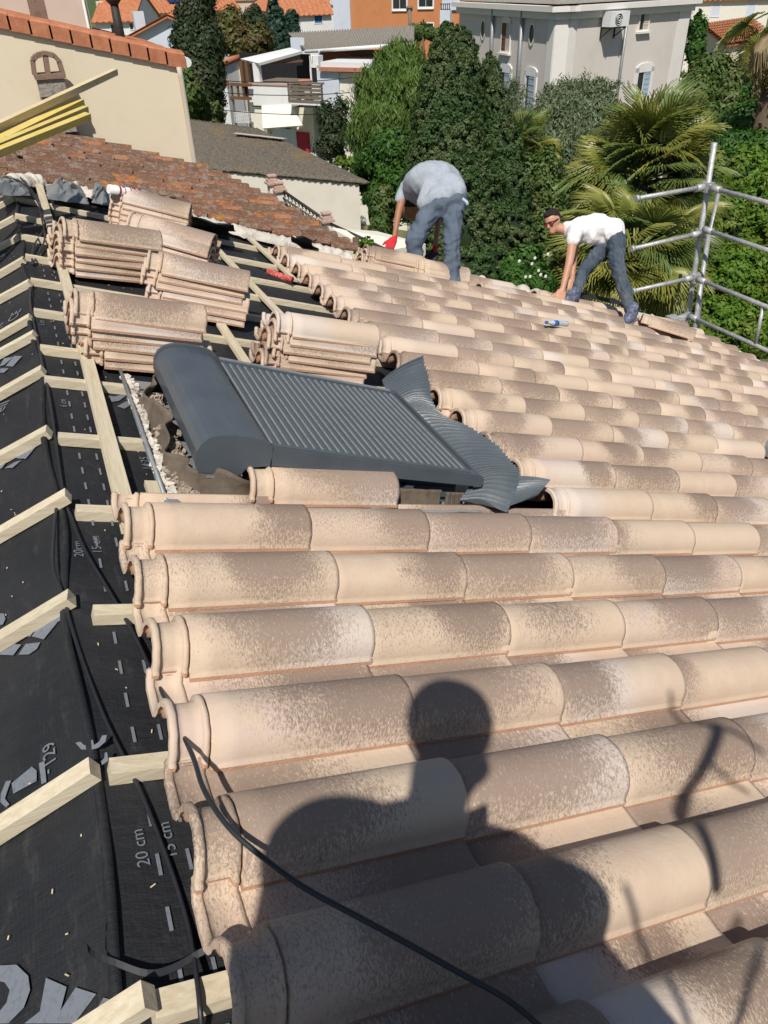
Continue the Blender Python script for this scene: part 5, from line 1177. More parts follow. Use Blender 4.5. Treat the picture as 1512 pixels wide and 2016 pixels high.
mb = MB(); f_.pbox(mb, 1488, 290, 1560, 330, -2, 0, 0, GZ); mb.build('wall', M['beige'], gw); mb = MB(); pts = [f_.P(*f_.hit(x, y, d), d) for x, y, d in ((1484, 292, .2), (1492, 268, -1.2), (1570, 262, -1.2), (1570, 288, .2))]; slab(mb, pts, .12); mb.build('roof', M['roofor'], gw)
# wooded hill on the skyline
hm = MB(); vs = []; nh = 60
for j in range(14):
    for i in range(nh + 1):
        X = -700 + 1500 * i / nh; Y = 330 + 45 * j; h_ = math.sin(math.pi * j / 13); vs.append((X, Y, GZ + h_ * (10 + 3 * mnoise.noise(Vector((X * .004, Y * .003, 1)))) - 1))
hm.add(vs, [(j * (nh + 1) + i, j * (nh + 1) + i + 1, (j + 1) * (nh + 1) + i + 1, (j + 1) * (nh + 1) + i) for j in range(13) for i in range(nh)], 0, True); ho = hm.build('hill', M['dkhedge']); ho['kind'] = 'structure'
# more roofs filling the town between the named houses
for k, (x0, y0, x1, y1, Z, wl) in enumerate(((255, 2, 300, 0, -4.2, 'cream2'), (590, -8, 650, -8, -3.0, 'white'), (430, 2, 500, 0, -4.0, 'beige'))):
    far_house(['cream house glimpsed beyond the flue with an orange roof', 'distant white house behind the blue-shuttered one', 'distant beige house above the conifers'][k], 'distant_house', (x0, y0), (x1, y1), Z, 9, wl, 'roofor', 1.6)

# overhead wires in front of the terrace house
for k, (a, b, sag) in enumerate((((330, 146), (700, 152), 1.0), ((330, 168), (690, 182), .9), ((400, 212), (700, 222), .6))):
    A, B = W(a[0], a[1], 40), W(b[0], b[1], 38); mb = MB(); pts = [A * (1 - f) + B * f - np.array([0, 0, sag * 4 * f * (1 - f) * .3]) for f in np.linspace(0, 1, 15)]
    mb.tube(pts, .018, 4); solo(mb, 'overhead_wire', M['blackpl'], ('uppermost', 'middle', 'lowest')[k] + ' thin wire crossing in front of the white terrace house', 'wire', group='overhead wires')
# ================================================================== scaffold at the eave corner
sc = thing('scaffold', 'galvanised tube scaffold with three guard rails at the far eave corner', 'scaffold', W(1354, 660, 10.4))
YS = 6.05; top = atY(1407, 281, YS); XS = top[0]
def sx(px, py): return atX(px, py, XS)
def sy(px, py): return atY(px, py, YS)
def tubes(name, pts, r, parent=sc): return MB().tube(pts, r, 12).build(name, M['metal'], parent)
b_ = sy(1352, 640); tubes('standard', [top, np.array([(top[0] * .3 + b_[0] * .7), YS, b_[2] + .6]), b_, np.array([b_[0] - .02, YS, -10.8])], .034)
o2 = np.array([.18, .55, 0]); tubes('standard', [W(1415, 379, 11.0), W(1397, 452, 11.0), W(1376, 628, 11.0), W(1376, 628, 11.0) - [0, 0, 6]], .028)
tubes('standard', [W(1397, 452, 10.75), W(1380, 560, 10.75), W(1366, 660, 10.75)], .034)
for (x0, y0), (x1, y1) in (((1253, 391), (1386, 368)), ((1244, 490), (1376, 460)), ((1246, 573), (1362, 547))):
    a, b = sy(x0, y0), sy(x1, y1); o = tubes('ledger', [a, b], .029)
    MB().tube([a - (b - a) * .012, a + (b - a) * .03], .043, 10).build('end_fitting', M['metal'], o)
    w_ = b; mb = MB(); mb.tube([b - [.13, 0, .005], b + [.02, 0, 0]], .046, 10); mb.box(b[0] - .02, b[0] + .09, YS - .075, YS + .05, b[2] - .06, b[2] + .06); mb.tube([b + [.03, -.12, .03], b + [.03, .08, .03]], .014, 6); mb.tube([b + [.03, -.12, -.03], b + [.03, .08, -.03]], .014, 6); mb.build('coupler', M['metal'], o)
for (x0, y0), (x1, y1) in (((1401, 370), (1512, 399)), ((1386, 451), (1512, 493)), ((1373, 549), (1512, 605)), ((1357, 622), (1512, 691))):
    a, b = sx(x0, y0), sx(x1, y1); d = b - a; o = tubes('guard_rail', [a, a + d * 1.6], .029)
    MB().tube([a, a + d / np.linalg.norm(d) * .16], .043, 10).build('coupler', M['metal'], o)
a, b = sx(1502, 606), sx(1487, 680); tubes('brace', [a, b], .022)
w_ = sy(1352, 622); MB().tube([w_ - [.35, .1, .0], w_ + [.05, 0, .02]], .05, 10).box(w_[0] - .35, w_[0] - .2, YS - .2, YS + .05, w_[2] - .05, w_[2] + .05).build('base_coupler', M['metal'], sc)
a = atX(1455, 702, XS - .25); 
bw = thing('gutter_section', 'white plastic gutter end hanging at the eave under the lowest rail', 'gutter', a)
vs = []; n = 12
for i in range(7):
    for k in range(n + 1):
        t = math.pi + math.pi * k / n; vs.append((a[0] - .10 + .13 * math.cos(t), a[1] - .35 + .12 * i, a[2] + .06 + .11 * math.sin(t)))
mb = MB().add(vs, [(i * (n + 1) + k, (i + 1) * (n + 1) + k, (i + 1) * (n + 1) + k + 1, i * (n + 1) + k + 1) for i in range(6) for k in range(n)], 0, True); o = mb.build('trough', M['white'], bw); s_ = o.modifiers.new('thickness', 'SOLIDIFY'); s_.thickness = .012
# ================================================================== foliage
def leaf_mesh(name, C, N, U, L, Wd, mat, fold=.25):
    """rhombus leaves: centre C, normal N, axis U, length L, width Wd (arrays)"""
    n = len(C); S = np.cross(N, U); S /= np.linalg.norm(S, axis=1, keepdims=True) + 1e-9
    a = C - U * L[:, None] * .5; b = C + U * L[:, None] * .5; m1 = C + S * Wd[:, None] * .5 + N * (Wd * fold)[:, None]; m2 = C - S * Wd[:, None] * .5 + N * (Wd * fold)[:, None]
    V = np.stack([a, m1, b, m2], 1).reshape(-1, 3); me = bpy.data.meshes.new(name)
    me.vertices.add(4 * n); me.vertices.foreach_set('co', V.astype(np.float32).ravel()); me.loops.add(4 * n); me.loops.foreach_set('vertex_index', np.arange(4 * n, dtype=np.int32))
    me.polygons.add(n); me.polygons.foreach_set('loop_start', np.arange(0, 4 * n, 4, dtype=np.int32)); me.polygons.foreach_set('loop_total', np.full(n, 4, np.int32)); me.update(calc_edges=True); me.materials.append(M[mat]); return me
def unit(n): v = rng.normal(0, 1, (n, 3)); return v / np.linalg.norm(v, axis=1, keepdims=True)
def crown(parent, blobs, n, size, mat, upright=0.0, clump=.16, name='crown', core=True, depthf=.8, asp=.5, cl_n=60, tight=0):
    """blobs: (px, py, D, rx_px, ry_px)"""
    base = MATW[parent.name].to_translation(); Cs = []; Ns = []
    B = [(W(x, y, D), np.array([rx, max(rx, ry) * depthf * .8 + .0, ry]) * D / FPX) for x, y, D, rx, ry in blobs]
    wt = np.array([r[0] * r[2] + r[0] * r[1] for c, r in B]); wt /= wt.sum()
    for (c, r), w_ in zip(B, wt):
        k = max(50, int(n * w_)); nc = max(8, k // cl_n); d = unit(nc); rad = (rng.uniform(.90, 1.03, nc) if tight else rng.uniform(.72, 1.06, nc)) * (1 + (.05 if tight else .14) * np.sin(d[:, 0] * 7 + c[0]) * np.cos(d[:, 2] * 6 + d[:, 1] * 5))
        cc = d * rad[:, None]; idx = rng.integers(0, nc, k); off = rng.normal(0, 1, (k, 3)); p = cc[idx] + off * clump * rng.uniform(.5, 1.1, nc)[idx][:, None]
        Cs.append(c + p * r); nn = p / (np.linalg.norm(p, axis=1, keepdims=True) + 1e-9) + off * .5 + unit(k) * .5; Ns.append(nn / (np.linalg.norm(nn, axis=1, keepdims=True) + 1e-9))
    C = np.concatenate(Cs); Nn = np.concatenate(Ns); k = len(C); U = unit(k); U[:, 2] += upright; U -= (U * Nn).sum(1, keepdims=True) * Nn * (0.9 if upright < .8 else .2); U /= np.linalg.norm(U, axis=1, keepdims=True) + 1e-9
    L = size * rng.uniform(.6, 1.35, k); C = C - np.array(base)
    me = leaf_mesh(name, C, Nn, U, L, L * asp * rng.uniform(.7, 1.3, k), mat); o = link(name, me, parent)
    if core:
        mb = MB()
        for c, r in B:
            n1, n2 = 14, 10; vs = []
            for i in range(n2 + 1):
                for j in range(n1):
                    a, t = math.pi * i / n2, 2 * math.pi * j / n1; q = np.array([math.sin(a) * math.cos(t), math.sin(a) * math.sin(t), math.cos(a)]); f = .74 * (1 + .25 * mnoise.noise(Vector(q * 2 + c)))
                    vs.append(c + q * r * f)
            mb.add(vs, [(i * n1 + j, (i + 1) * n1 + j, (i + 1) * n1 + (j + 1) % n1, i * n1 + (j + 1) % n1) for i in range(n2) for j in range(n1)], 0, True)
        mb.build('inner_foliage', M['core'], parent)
    return o
def trunk(parent, top, r0=.22, r1=.06, limbs=4, spread=1.2):
    base = np.array(MATW[parent.name].to_translation()); top = np.array(top); mb = MB(); mid = (base + top) / 2 + rng.normal(0, .1, 3)
    mb.tube([base - [0, 0, .2], mid, top], [r0, (r0 + r1) / 2, r1], 8)
    for k in range(limbs):
        f = rng.uniform(.45, .9); p = base + (top - base) * f; d = unit(1)[0]; d[2] = abs(d[2]) * .8 + .3; mb.tube([p, p + d * spread * .5, p + d * spread + [0, 0, .2]], [r1 * 1.3, r1, r1 * .4], 6)
    return mb.build('trunk', M['bark'], parent)
def tree(name, label, cat, blobs, n, size, mat, group=None, base=None, **kw):
    x = np.mean([b[0] for b in blobs]); D = np.mean([b[2] for b in blobs]); ym = max(b[1] for b in blobs)
    w_ = W(x, ym, D); t = thing(name, label, cat, (w_[0], w_[1], -11.2), group=group)
    ty = min(b[1] for b in blobs); tp = W(x, ty, D); trunk(t, (w_[0], w_[1] + .3, W(x, ym, D)[2] + .2), limbs=0, **({'r0': .25} if D < 30 else {'r0': .35}))
    crown(t, blobs, n, size, mat, **kw); return t
tree('cypress_tree', 'tall dark green cypress behind the worker in the grey shirt', 'tree', [(885, 85, 18.4, 33, 36), (893, 120, 18.2, 52, 60), (890, 180, 17.9, 66, 80), (885, 250, 17.5, 78, 90), (885, 330, 17.0, 92, 95), (900, 410, 16.5, 102, 95), (915, 480, 16, 110, 80), (945, 545, 15.4, 100, 60), (1000, 480, 16, 52, 80)], 190000, .062, 'cyp', upright=.6, clump=.045, cl_n=42, tight=1)
tree('cypress_tree', 'slim pointed cypress spire against the grey house', 'tree', [(962, 128, 18.7, 10, 24), (963, 170, 18.6, 22, 50), (968, 240, 18.2, 34, 75), (980, 320, 17.7, 46, 85), (992, 400, 17.2, 56, 80)], 60000, .062, 'cyp', upright=.6, clump=.05, cl_n=42, tight=1)
tree('pine_tree', 'bright green fluffy pine left of the tall cypress', 'tree', [(790, 150, 22, 55, 58), (745, 205, 22, 52, 62), (815, 210, 21, 50, 70), (730, 265, 21.5, 42, 55), (775, 270, 21, 60, 60)], 60000, .20, 'pine', upright=1.3, clump=.12, asp=.13, cl_n=50)
tree('ivy_bush', 'leafy green ivy mass at the foot of the pine', 'bush', [(775, 320, 20, 62, 52), (728, 340, 20.5, 35, 40), (790, 380, 19.5, 50, 50), (742, 395, 19.5, 28, 30)], 26000, .12, 'ivy', clump=.14)
tree('olive_tree', 'rounded grey-green olive tree in front of the grey house', 'tree', [(1120, 215, 26, 70, 48), (1175, 205, 26, 45, 38), (1095, 260, 25, 55, 55), (1165, 260, 25, 70, 60), (1120, 320, 24, 75, 60)], 42000, .16, 'olive', upright=.9, clump=.15, asp=.28)
tree('willowy_tree', 'slender pale green tree between the cypress spire and the olive', 'tree', [(1012, 205, 29, 18, 40), (1016, 260, 28, 26, 50), (1030, 330, 26, 34, 60)], 9000, .17, 'olive', upright=.9, clump=.25, asp=.2, core=False)
tree('broad_tree', 'dark olive-green spreading tree right of the grey house', 'tree', [(1395, 165, 36, 48, 50), (1375, 215, 35, 40, 55), (1440, 175, 36, 45, 42), (1445, 225, 34, 55, 45), (1400, 265, 33, 60, 40)], 36000, .22, 'dkhedge', clump=.16)
tree('shrub', 'mid green shrub at the right edge below the orange roofed wing', 'bush', [(1490, 200, 31, 36, 40), (1470, 250, 29, 60, 36), (1505, 235, 29, 30, 40)], 20000, .18, 'ivy', clump=.16)
tree('climbing_plant', 'dark climber on the corner of the grey house top right', 'bush', [(1373, 60, 42, 9, 30), (1368, 98, 42, 12, 26)], 5000, .25, 'ivy', clump=.2)
tree('hedge', 'bright yellow-green hedge filling the right side behind the scaffold', 'hedge', [(1470, 350, 18, 55, 55), (1500, 420, 17.5, 50, 70), (1440, 450, 17.5, 50, 60), (1455, 560, 16.5, 85, 75), (1500, 520, 16.5, 60, 80), (1420, 640, 15.5, 80, 50), (1480, 660, 15.3, 70, 50)], 90000, .105, 'hedge', clump=.10, cl_n=60)
tree('hedge', 'darker green bush above the bright hedge on the right', 'hedge', [(1455, 300, 21, 70, 35), (1420, 350, 20, 50, 45), (1500, 305, 20, 40, 40), (1400, 440, 19, 45, 60), (1460, 480, 18.2, 70, 38)], 40000, .12, 'ivy', clump=.13)
tree('conifer_tree', 'tall ragged dark conifer wrapped in ivy between the cream gable and the balcony house', 'tree', [(395, -10, 27, 24, 40), (385, 40, 27, 32, 40), (372, 90, 27, 30, 38), (410, 85, 27, 30, 32), (390, 130, 26.5, 42, 36), (400, 172, 26, 38, 40), (392, 218, 26, 42, 34)], 50000, .17, 'dark_leaf', clump=.16, cl_n=40)
tree('shrub', 'brownish green bush at the top between the houses', 'bush', [(456, 50, 60, 22, 28), (470, 85, 58, 30, 24), (505, 80, 58, 26, 24)], 12000, .36, 'autumn', clump=.2)
tree('fir_tree', 'dark blue-green fir left of the pair behind the corrugated roof', 'tree', [(545, 30, 62, 12, 24), (548, 62, 62, 20, 28), (550, 88, 62, 24, 20)], 8000, .4, 'bluegreen', group='dark firs behind the corrugated roof', clump=.16)
tree('fir_tree', 'dark blue-green fir right of the pair behind the corrugated roof', 'tree', [(573, 45, 66, 12, 18), (577, 72, 66, 18, 24)], 6000, .4, 'bluegreen', group='dark firs behind the corrugated roof', clump=.16)
tree('shrub', 'dark bush peeping over the houses top centre left', 'bush', [(500, 40, 66, 18, 20), (520, 62, 64, 18, 20)], 6000, .4, 'dark_leaf', clump=.2)
tree('shrub', 'wispy climbing shrub against the wall right of the wooden balcony', 'bush', [(640, 225, 38, 16, 25), (655, 255, 38, 24, 26), (650, 290, 37, 26, 22), (672, 225, 38, 14, 24)], 6000, .20, 'dark_leaf', clump=.32, core=False)
tree('rose_bush', 'low green bush with white flowers left of the worker in white', 'bush', [(1030, 530, 13.5, 42, 42), (1010, 570, 13, 48, 36), (1060, 565, 13, 30, 36)], 18000, .085, 'ivy', clump=.14)
tree('shrub', 'shadowy dark shrub between the cypress and the palm', 'bush', [(1060, 400, 20, 40, 80), (1090, 470, 19, 60, 60), (1070, 330, 22, 30, 50), (1120, 540, 18, 80, 60)], 26000, .14, 'dkhedge', clump=.15)
tree('shrub', 'small bright green sprig beside the railing and gloved hand', 'bush', [(722, 492, 12.4, 16, 16), (708, 502, 12.2, 10, 9)], 900, .09, 'hedge', clump=.22, core=False)
tree('shrub', 'young bright green vine in the gap beyond the shed roof', 'bush', [(690, 325, 30, 16, 12), (672, 318, 30, 12, 8)], 900, .2, 'hedge', clump=.25, core=False)
tree('shrub', 'green garden bush just right of the outbuilding wall', 'bush', [(752, 410, 17, 22, 34), (748, 455, 16.5, 20, 20)], 8000, .11, 'dkhedge', clump=.18)
tree('shrub', 'low dark bush at the foot of the conifer beyond the downpipe', 'bush', [(370, 180, 24, 24, 40), (412, 225, 25, 26, 20)], 9000, .16, 'dkhedge', clump=.2)
tree('shrub', 'bush below the orange house beside the corrugated roof', 'bush', [(822, 60, 60, 18, 14), (850, 66, 58, 16, 10)], 5000, .3, 'dkhedge', clump=.2)
# white roses
rb = [o for o in bpy.data.objects if o.name.startswith('rose_bush')][0]; mb = MB()
fl = MB()
for _ in range(9):
    x, y = rng.uniform(1020, 1085), rng.uniform(490, 560); c = W(x, y, 12.7 - rng.uniform(0, .5)); 
    mb = MB(); 
    for k in range(5): a = 2 * math.pi * k / 5; mb.ell(c + np.array([math.cos(a) * .015, -.01, math.sin(a) * .015]), (.015, .009, .015), 6, 4)
    mb.build('flower', M['flower'], rb)
# ------------------------------------------------------------------ palms
def frond_mesh(name, mat, seg=42, span=118, R=.85, droop=.35, seed=0, pet=1.0):
    rs = random.Random(seed); vs = []; fs = []
    def T3(p): return p
    for k in range(seg):
        a = R_(-span + 2 * span * k / (seg - 1)) + rs.uniform(-.02, .02); l = R * (1 - .22 * (abs(a) / R_(span)) ** 2) * rs.uniform(.92, 1.05); hw = R * .023
        c, s_ = math.cos(a), math.sin(a); px_, py_ = -s_, c; b = len(vs); fold = .03 * (1 if k % 2 else -1)
        prof = [(0, .25), (.3, .9), (.62, 1.0), (.85, .5), (1.0, .04)]
        for f, w_ in prof:
            r = l * f; z = .10 * R * (1 - math.cos(a)) * 0 + .16 * abs(math.sin(a)) * r - droop * (r ** 2.2) * (1 if f < .7 else 1.25) + (rs.uniform(-.05, .02) if f > .8 else 0)
            w2 = hw * w_ * (r / l + .25 if f < .5 else 1); vs += [(pet + c * r + px_ * w2, s_ * r + py_ * w2, z - .012), (pet + c * r, s_ * r, z + .010), (pet + c * r - px_ * w2, s_ * r - py_ * w2, z - .012)]
        for i in range(len(prof) - 1):
            q = b + i * 3; fs += [(q, q + 1, q + 4, q + 3), (q + 1, q + 2, q + 5, q + 4)]
    b = len(vs); n = 5
    for i in range(6):
        f = i / 5; r = .022 * (1.3 - f * .6)
        for k in range(n): t = 2 * math.pi * k / n; vs.append((pet * f, math.cos(t) * r * 1.4, math.sin(t) * r + .06 * math.sin(f * math.pi)))
    fs += [(b + i * n + k, b + i * n + (k + 1) % n, b + (i + 1) * n + (k + 1) % n, b + (i + 1) * n + k) for i in range(5) for k in range(n)]
    me = bpy.data.meshes.new(name); me.from_pydata(vs, [], fs); me.materials.append(M[mat]); me.update(); return me
def palm(label, cx, cy, D, scale, nf, seed, mats, lo=-75, hi=80, droopx=1.0):
    rs = random.Random(seed); c = W(cx, cy, D); t = thing('fan_palm', label, 'palm tree', (c[0], c[1], -11.2))
    tp = MB(); pts = [(c[0], c[1], -11.3), (c[0] + .05, c[1], (c[2] - 11) / 2), (c[0], c[1], c[2] - .1)]; tp.tube(pts, [.34 * scale, .3 * scale, .26 * scale], 12)
    for k in range(60):
        z = c[2] - .2 - k * .07; a = k * 2.4; r = .27 * scale; tp.beam((c[0] + r * math.cos(a), c[1] + r * math.sin(a), z), (c[0] + (r + .13) * math.cos(a), c[1] + (r + .13) * math.sin(a), z + .16), .11, .04)
    tp.build('trunk', M['bark'], t)
    FM = [frond_mesh('frond', mats[k % len(mats)], droop=(.2, .45, .7, .35)[k % 4], seed=seed + k, span=(112, 125, 100, 118)[k % 4], pet=(1.0, 1.15, .9, 1.05)[k % 4]) for k in range(8)]
    DM = [frond_mesh('dry_frond', 'deadpalm', droop=.8, seed=seed + 50 + k, span=100) for k in range(2)]
    for k in range(nf):
        f = (k + .5) / nf; el = R_(hi + (lo - hi) * f + rs.uniform(-16, 16)); az = k * 2.39996 + rs.uniform(-.2, .2)
        dead = el < R_(-62) and rs.random() < .5
        me = rs.choice(DM) if dead else FM[(k * 3 + rs.randrange(3)) % 8]
        sc_ = scale * rs.uniform(.88, 1.1) * (1 if el > 0 else .95)
        roll = rs.uniform(-.7, .7)
        Mx = Matrix.Translation(Vector(c) + Vector((0, 0, -.25 * f * scale))) @ Matrix.Rotation(az, 4, 'Z') @ Matrix.Rotation(-el, 4, 'Y') @ Matrix.Rotation(roll, 4, 'X') @ Matrix.Scale(sc_, 4)
        link('frond' if not dead else 'dry_frond', me, t, MATW[t.name].inverted() @ Mx)
    return t
palm('large fan palm with broad glossy fronds behind the worker in white', 1268, 350, 14.8, .86, 118, 3, ['palm', 'palmdk', 'palm', 'palmdk'])
palm('lower fan palm with hanging yellow-green fronds behind the scaffold ledgers', 1245, 500, 13.6, .80, 110, 21, ['palm', 'palm', 'palmdk', 'palm'], lo=-80, hi=45)
palm('small spiky palm half hidden right of the tall cypress', 1022, 300, 20, .62, 40, 40, ['palmdk', 'palm'], lo=-70, hi=80)
t = palm('palm at the top right corner with dry hanging fronds', 1560, 10, 24, 1.25, 26, 60, ['deadpalm', 'palm'], lo=-85, hi=-30)
# ================================================================== people
def capsule_set(mb, caps, n=14):
    for p0, r0, p1, r1 in caps:
        p0, p1 = np.array(p0, float), np.array(p1, float); d = p1 - p0; L = np.linalg.norm(d)
        if L < 1e-5: mb.ell(p0, r0, n, 9); continue
        d /= L; a = np.cross(d, [.3, .2, .9]); a /= np.linalg.norm(a); b = np.cross(d, a); rings = []
        for k in range(5): t = math.pi / 2 * k / 4; rings.append((p0 - d * r0 * math.cos(t), r0 * math.sin(t)))
        for k in range(5): t = math.pi / 2 * k / 4; rings.append((p1 + d * r1 * math.sin(t), r1 * math.cos(t)))
        vs = []
        for c, r in rings: vs += [c + (a * math.cos(2 * math.pi * j / n) + b * math.sin(2 * math.pi * j / n)) * max(r, 1e-4) for j in range(n)]
        m_ = len(rings); mb.add(vs, [(i * n + j, i * n + (j + 1) % n, (i + 1) * n + (j + 1) % n, (i + 1) * n + j) for i in range(m_ - 1) for j in range(n)] + [tuple(range(n))[::-1], tuple((m_ - 1) * n + j for j in range(n))], 0, True)
def folds(me, amp, sc, seed=0.0):
    n = len(me.vertices); co = np.zeros(n * 3); no = np.zeros(n * 3); me.vertices.foreach_get('co', co); me.vertices.foreach_get('normal', no); co = co.reshape(-1, 3); no = no.reshape(-1, 3)
    for i in range(n):
        p = Vector((co[i][0] * sc[0] + seed, co[i][1] * sc[1], co[i][2] * sc[2])); w_ = mnoise.noise(p * .35); v = 1 - abs(mnoise.noise(p + Vector((w_, w_, 2 * w_)))) * 2.6; v2 = 1 - abs(mnoise.noise(p * 2.1 + Vector((5, 1, w_)))) * 2.6
        co[i] += no[i] * amp * (v * .8 + v2 * .35 - .45) * (.5 + .8 * abs(w_) * 2)
    me.vertices.foreach_set('co', co.ravel()); me.update()
def organic(name, caps, voxel, mat, parent, smooth=6, wrinkle=0, wsc=.18, ells=(), fold=None):
    mb = MB(); capsule_set(mb, caps)
    for c, r, Mx in ells: mb.ell(c, r, 18, 12, 0, Mx)
    me = mb.mesh(name, M[mat], MATW[parent.name].inverted()); o = bpy.data.objects.new('tmp', me); COL.objects.link(o)
    rm = o.modifiers.new('r', 'REMESH'); rm.mode = 'VOXEL'; rm.voxel_size = voxel; rm.use_smooth_shade = True
    sm = o.modifiers.new('s', 'SMOOTH'); sm.iterations = smooth; sm.factor = .6
    if wrinkle:
        tx = bpy.data.textures.new('wr', 'CLOUDS'); tx.noise_scale = wsc; tx.noise_depth = 2
        dm = o.modifiers.new('d', 'DISPLACE'); dm.texture = tx; dm.strength = wrinkle; dm.mid_level = .5
        tx2 = bpy.data.textures.new('wr2', 'CLOUDS'); tx2.noise_scale = wsc * .4; tx2.noise_depth = 2; dm = o.modifiers.new('d2', 'DISPLACE'); dm.texture = tx2; dm.strength = wrinkle * .45; dm.mid_level = .5
    dg = bpy.context.evaluated_depsgraph_get(); m2 = bpy.data.meshes.new_from_object(o.evaluated_get(dg)); bpy.data.objects.remove(o)
    if fold: folds(m2, *fold)
    m2.name = name; m2.materials.clear(); m2.materials.append(M[mat]); m2.polygons.foreach_set('use_smooth', [True] * len(m2.polygons)); return link(name, m2, parent)
def frame(x, z):
    x = np.array(x, float); x /= np.linalg.norm(x); z = np.array(z, float); z -= z @ x * x; z /= np.linalg.norm(z); return np.column_stack([x, np.cross(z, x), z])
def hand(caps, wrist, dirv, nrm, s=1.0, curl=.3, splay=.12, thumb=1):
    """palm + four fingers + thumb as capsules; dirv: towards the fingertips, nrm: back of the hand"""
    F = frame(dirv, nrm); w = np.array(wrist)
    def P(x, y, z): return w + F @ (np.array([x, y, z]) * s)
    for y in (-.035, -.012, .012, .035): caps.append((P(.01, y * .8, 0), .020 * s, P(.105, y, .0), .018 * s))
    for i, (y, L) in enumerate(((-.040, .085), (-.014, .105), (.014, .098), (.040, .075))):
        a = P(.105, y, 0); sp = (y / .04) * splay; z = 0; x = .105; yy = y; r = .0125
        for k in range(3):
            l = L * (.45, .32, .25)[k]; ang = curl * (k + .6); q = P(x + l * math.cos(ang), yy + l * sp, z - l * math.sin(ang)); caps.append((a, r * s, q, (r - .0015) * s)); a = q; x += l * math.cos(ang); yy += l * sp; z -= l * math.sin(ang); r -= .0012
    a = P(.03, -.035 * thumb, -.005); b = P(.065, -.070 * thumb, -.015); c = P(.105, -.085 * thumb, -.022); caps.append((a, .017 * s, b, .0145 * s)); caps.append((b, .0145 * s, c, .011 * s))
# ---- worker in the white T-shirt
D2 = 9.20
def J(x, y, dD=0.0): return W(x, y, D2 + dD)
def zj(zx, zy, dD=0.0): return J(1040 + .172 * zx, 380 + .172 * zy, dD)
px2 = D2 / FPX * .172 / 1.0     # world units per zoomed pixel at that depth
m2 = thing('person', 'man in white T-shirt, jeans and red sunglasses bending to touch the tiles', 'person', P2W(PL(1240, 636, .10)))
R = px2
headC = zj(280, 335, -.03); fwd = (zj(235, 395, -.10) - zj(330, 330, 0)); fwd /= np.linalg.norm(fwd)
upv = (zj(300, 230, 0) - zj(285, 420, 0)); HF = frame(fwd, upv)     # x: face direction
def H(x, y, z): return headC + HF @ (np.array([x, y, z]) * R)
body = [(zj(1000, 500, .02), 80 * R, zj(560, 430, .0), 95 * R), (zj(560, 430, 0), 90 * R, zj(420, 430, 0), 52 * R), (zj(430, 430, 0), 55 * R, zj(345, 400, .0), 58 * R),
        (zj(520, 470, -.10), 62 * R, zj(470, 800, -.14), 46 * R), (zj(470, 800, -.14), 47 * R, zj(385, 1130, -.14), 31 * R), (zj(545, 440, .16), 55 * R, zj(520, 760, .28), 42 * R), (zj(520, 760, .28), 40 * R, zj(500, 1000, .30), 32 * R),
        (zj(1020, 560, -.06), 80 * R, zj(1040, 920, -.10), 60 * R), (zj(1040, 920, -.1), 60 * R, zj(1165, 1320, -.05), 42 * R), (zj(880, 600, .10), 80 * R, zj(660, 850, .12), 58 * R), (zj(660, 850, .12), 56 * R, zj(530, 1180, .12), 42 * R)]
hand(body, zj(383, 1120, -.14), zj(345, 1290, -.16) - zj(383, 1120, -.14), (-.1, -.8, .6), s=1.32, curl=.22, splay=.22)
hand(body, zj(500, 1000, .30), zj(490, 1100, .3) - zj(500, 1000, .3), (-.1, -.8, .6), s=1.1, curl=.6)
ells = [(H(0, 0, 25), np.array([98, 82, 105]) * R, HF), (H(20, 0, -50), np.array([72, 60, 75]) * R, HF), (H(62, 0, -85), np.array([38, 34, 32]) * R, HF), (H(84, 0, 20), np.array([20, 44, 14]) * R, HF)]
body += [(H(88, 0, 8), 10 * R, H(112, 0, -22), 17 * R), (H(-5, 78, -10), 16 * R, H(-12, 84, 18), 18 * R), (H(-5, -78, -10), 16 * R, H(-12, -84, 18), 18 * R), (H(84, 16, -62), 9 * R, H(84, -16, -62), 9 * R), (H(82, 14, -74), 9 * R, H(82, -14, -74), 9 * R)]
organic('body', body, .0135, 'skin', m2, smooth=3, ells=ells)
hair = [(H(-25, 0, 75), np.array([96, 84, 72]) * R, HF), (H(45, 0, 108), np.array([52, 62, 32]) * R, HF), (H(-60, 0, 30), np.array([60, 76, 80]) * R, HF)]
organic('hair', [], .012, 'hair', m2, smooth=3, wrinkle=.012, wsc=.03, ells=hair)
organic('stubble', [], .010, 'hair', m2, smooth=2, ells=[(H(58, 0, -96), np.array([36, 40, 24]) * R, HF)]).data.materials[0] = M['skin2']
gl = MB()
for s_ in (1, -1): gl.ell(H(88, 36 * s_, 8), np.array([14, 34, 24]) * R, 12, 8, 0, HF)
g1 = gl.build('sunglasses', M['lens'], m2)
gl = MB()
for s_ in (1, -1): gl.tube([H(92, 62 * s_, 22), H(40, 88 * s_, 24), H(-10, 90 * s_, 20)], 6 * R, 6); gl.tube([H(104, 4 * s_, 26), H(100, 40 * s_, 32), H(88, 72 * s_, 24)], 5 * R, 6)
gl.build('frame', M['blackpl'], g1)
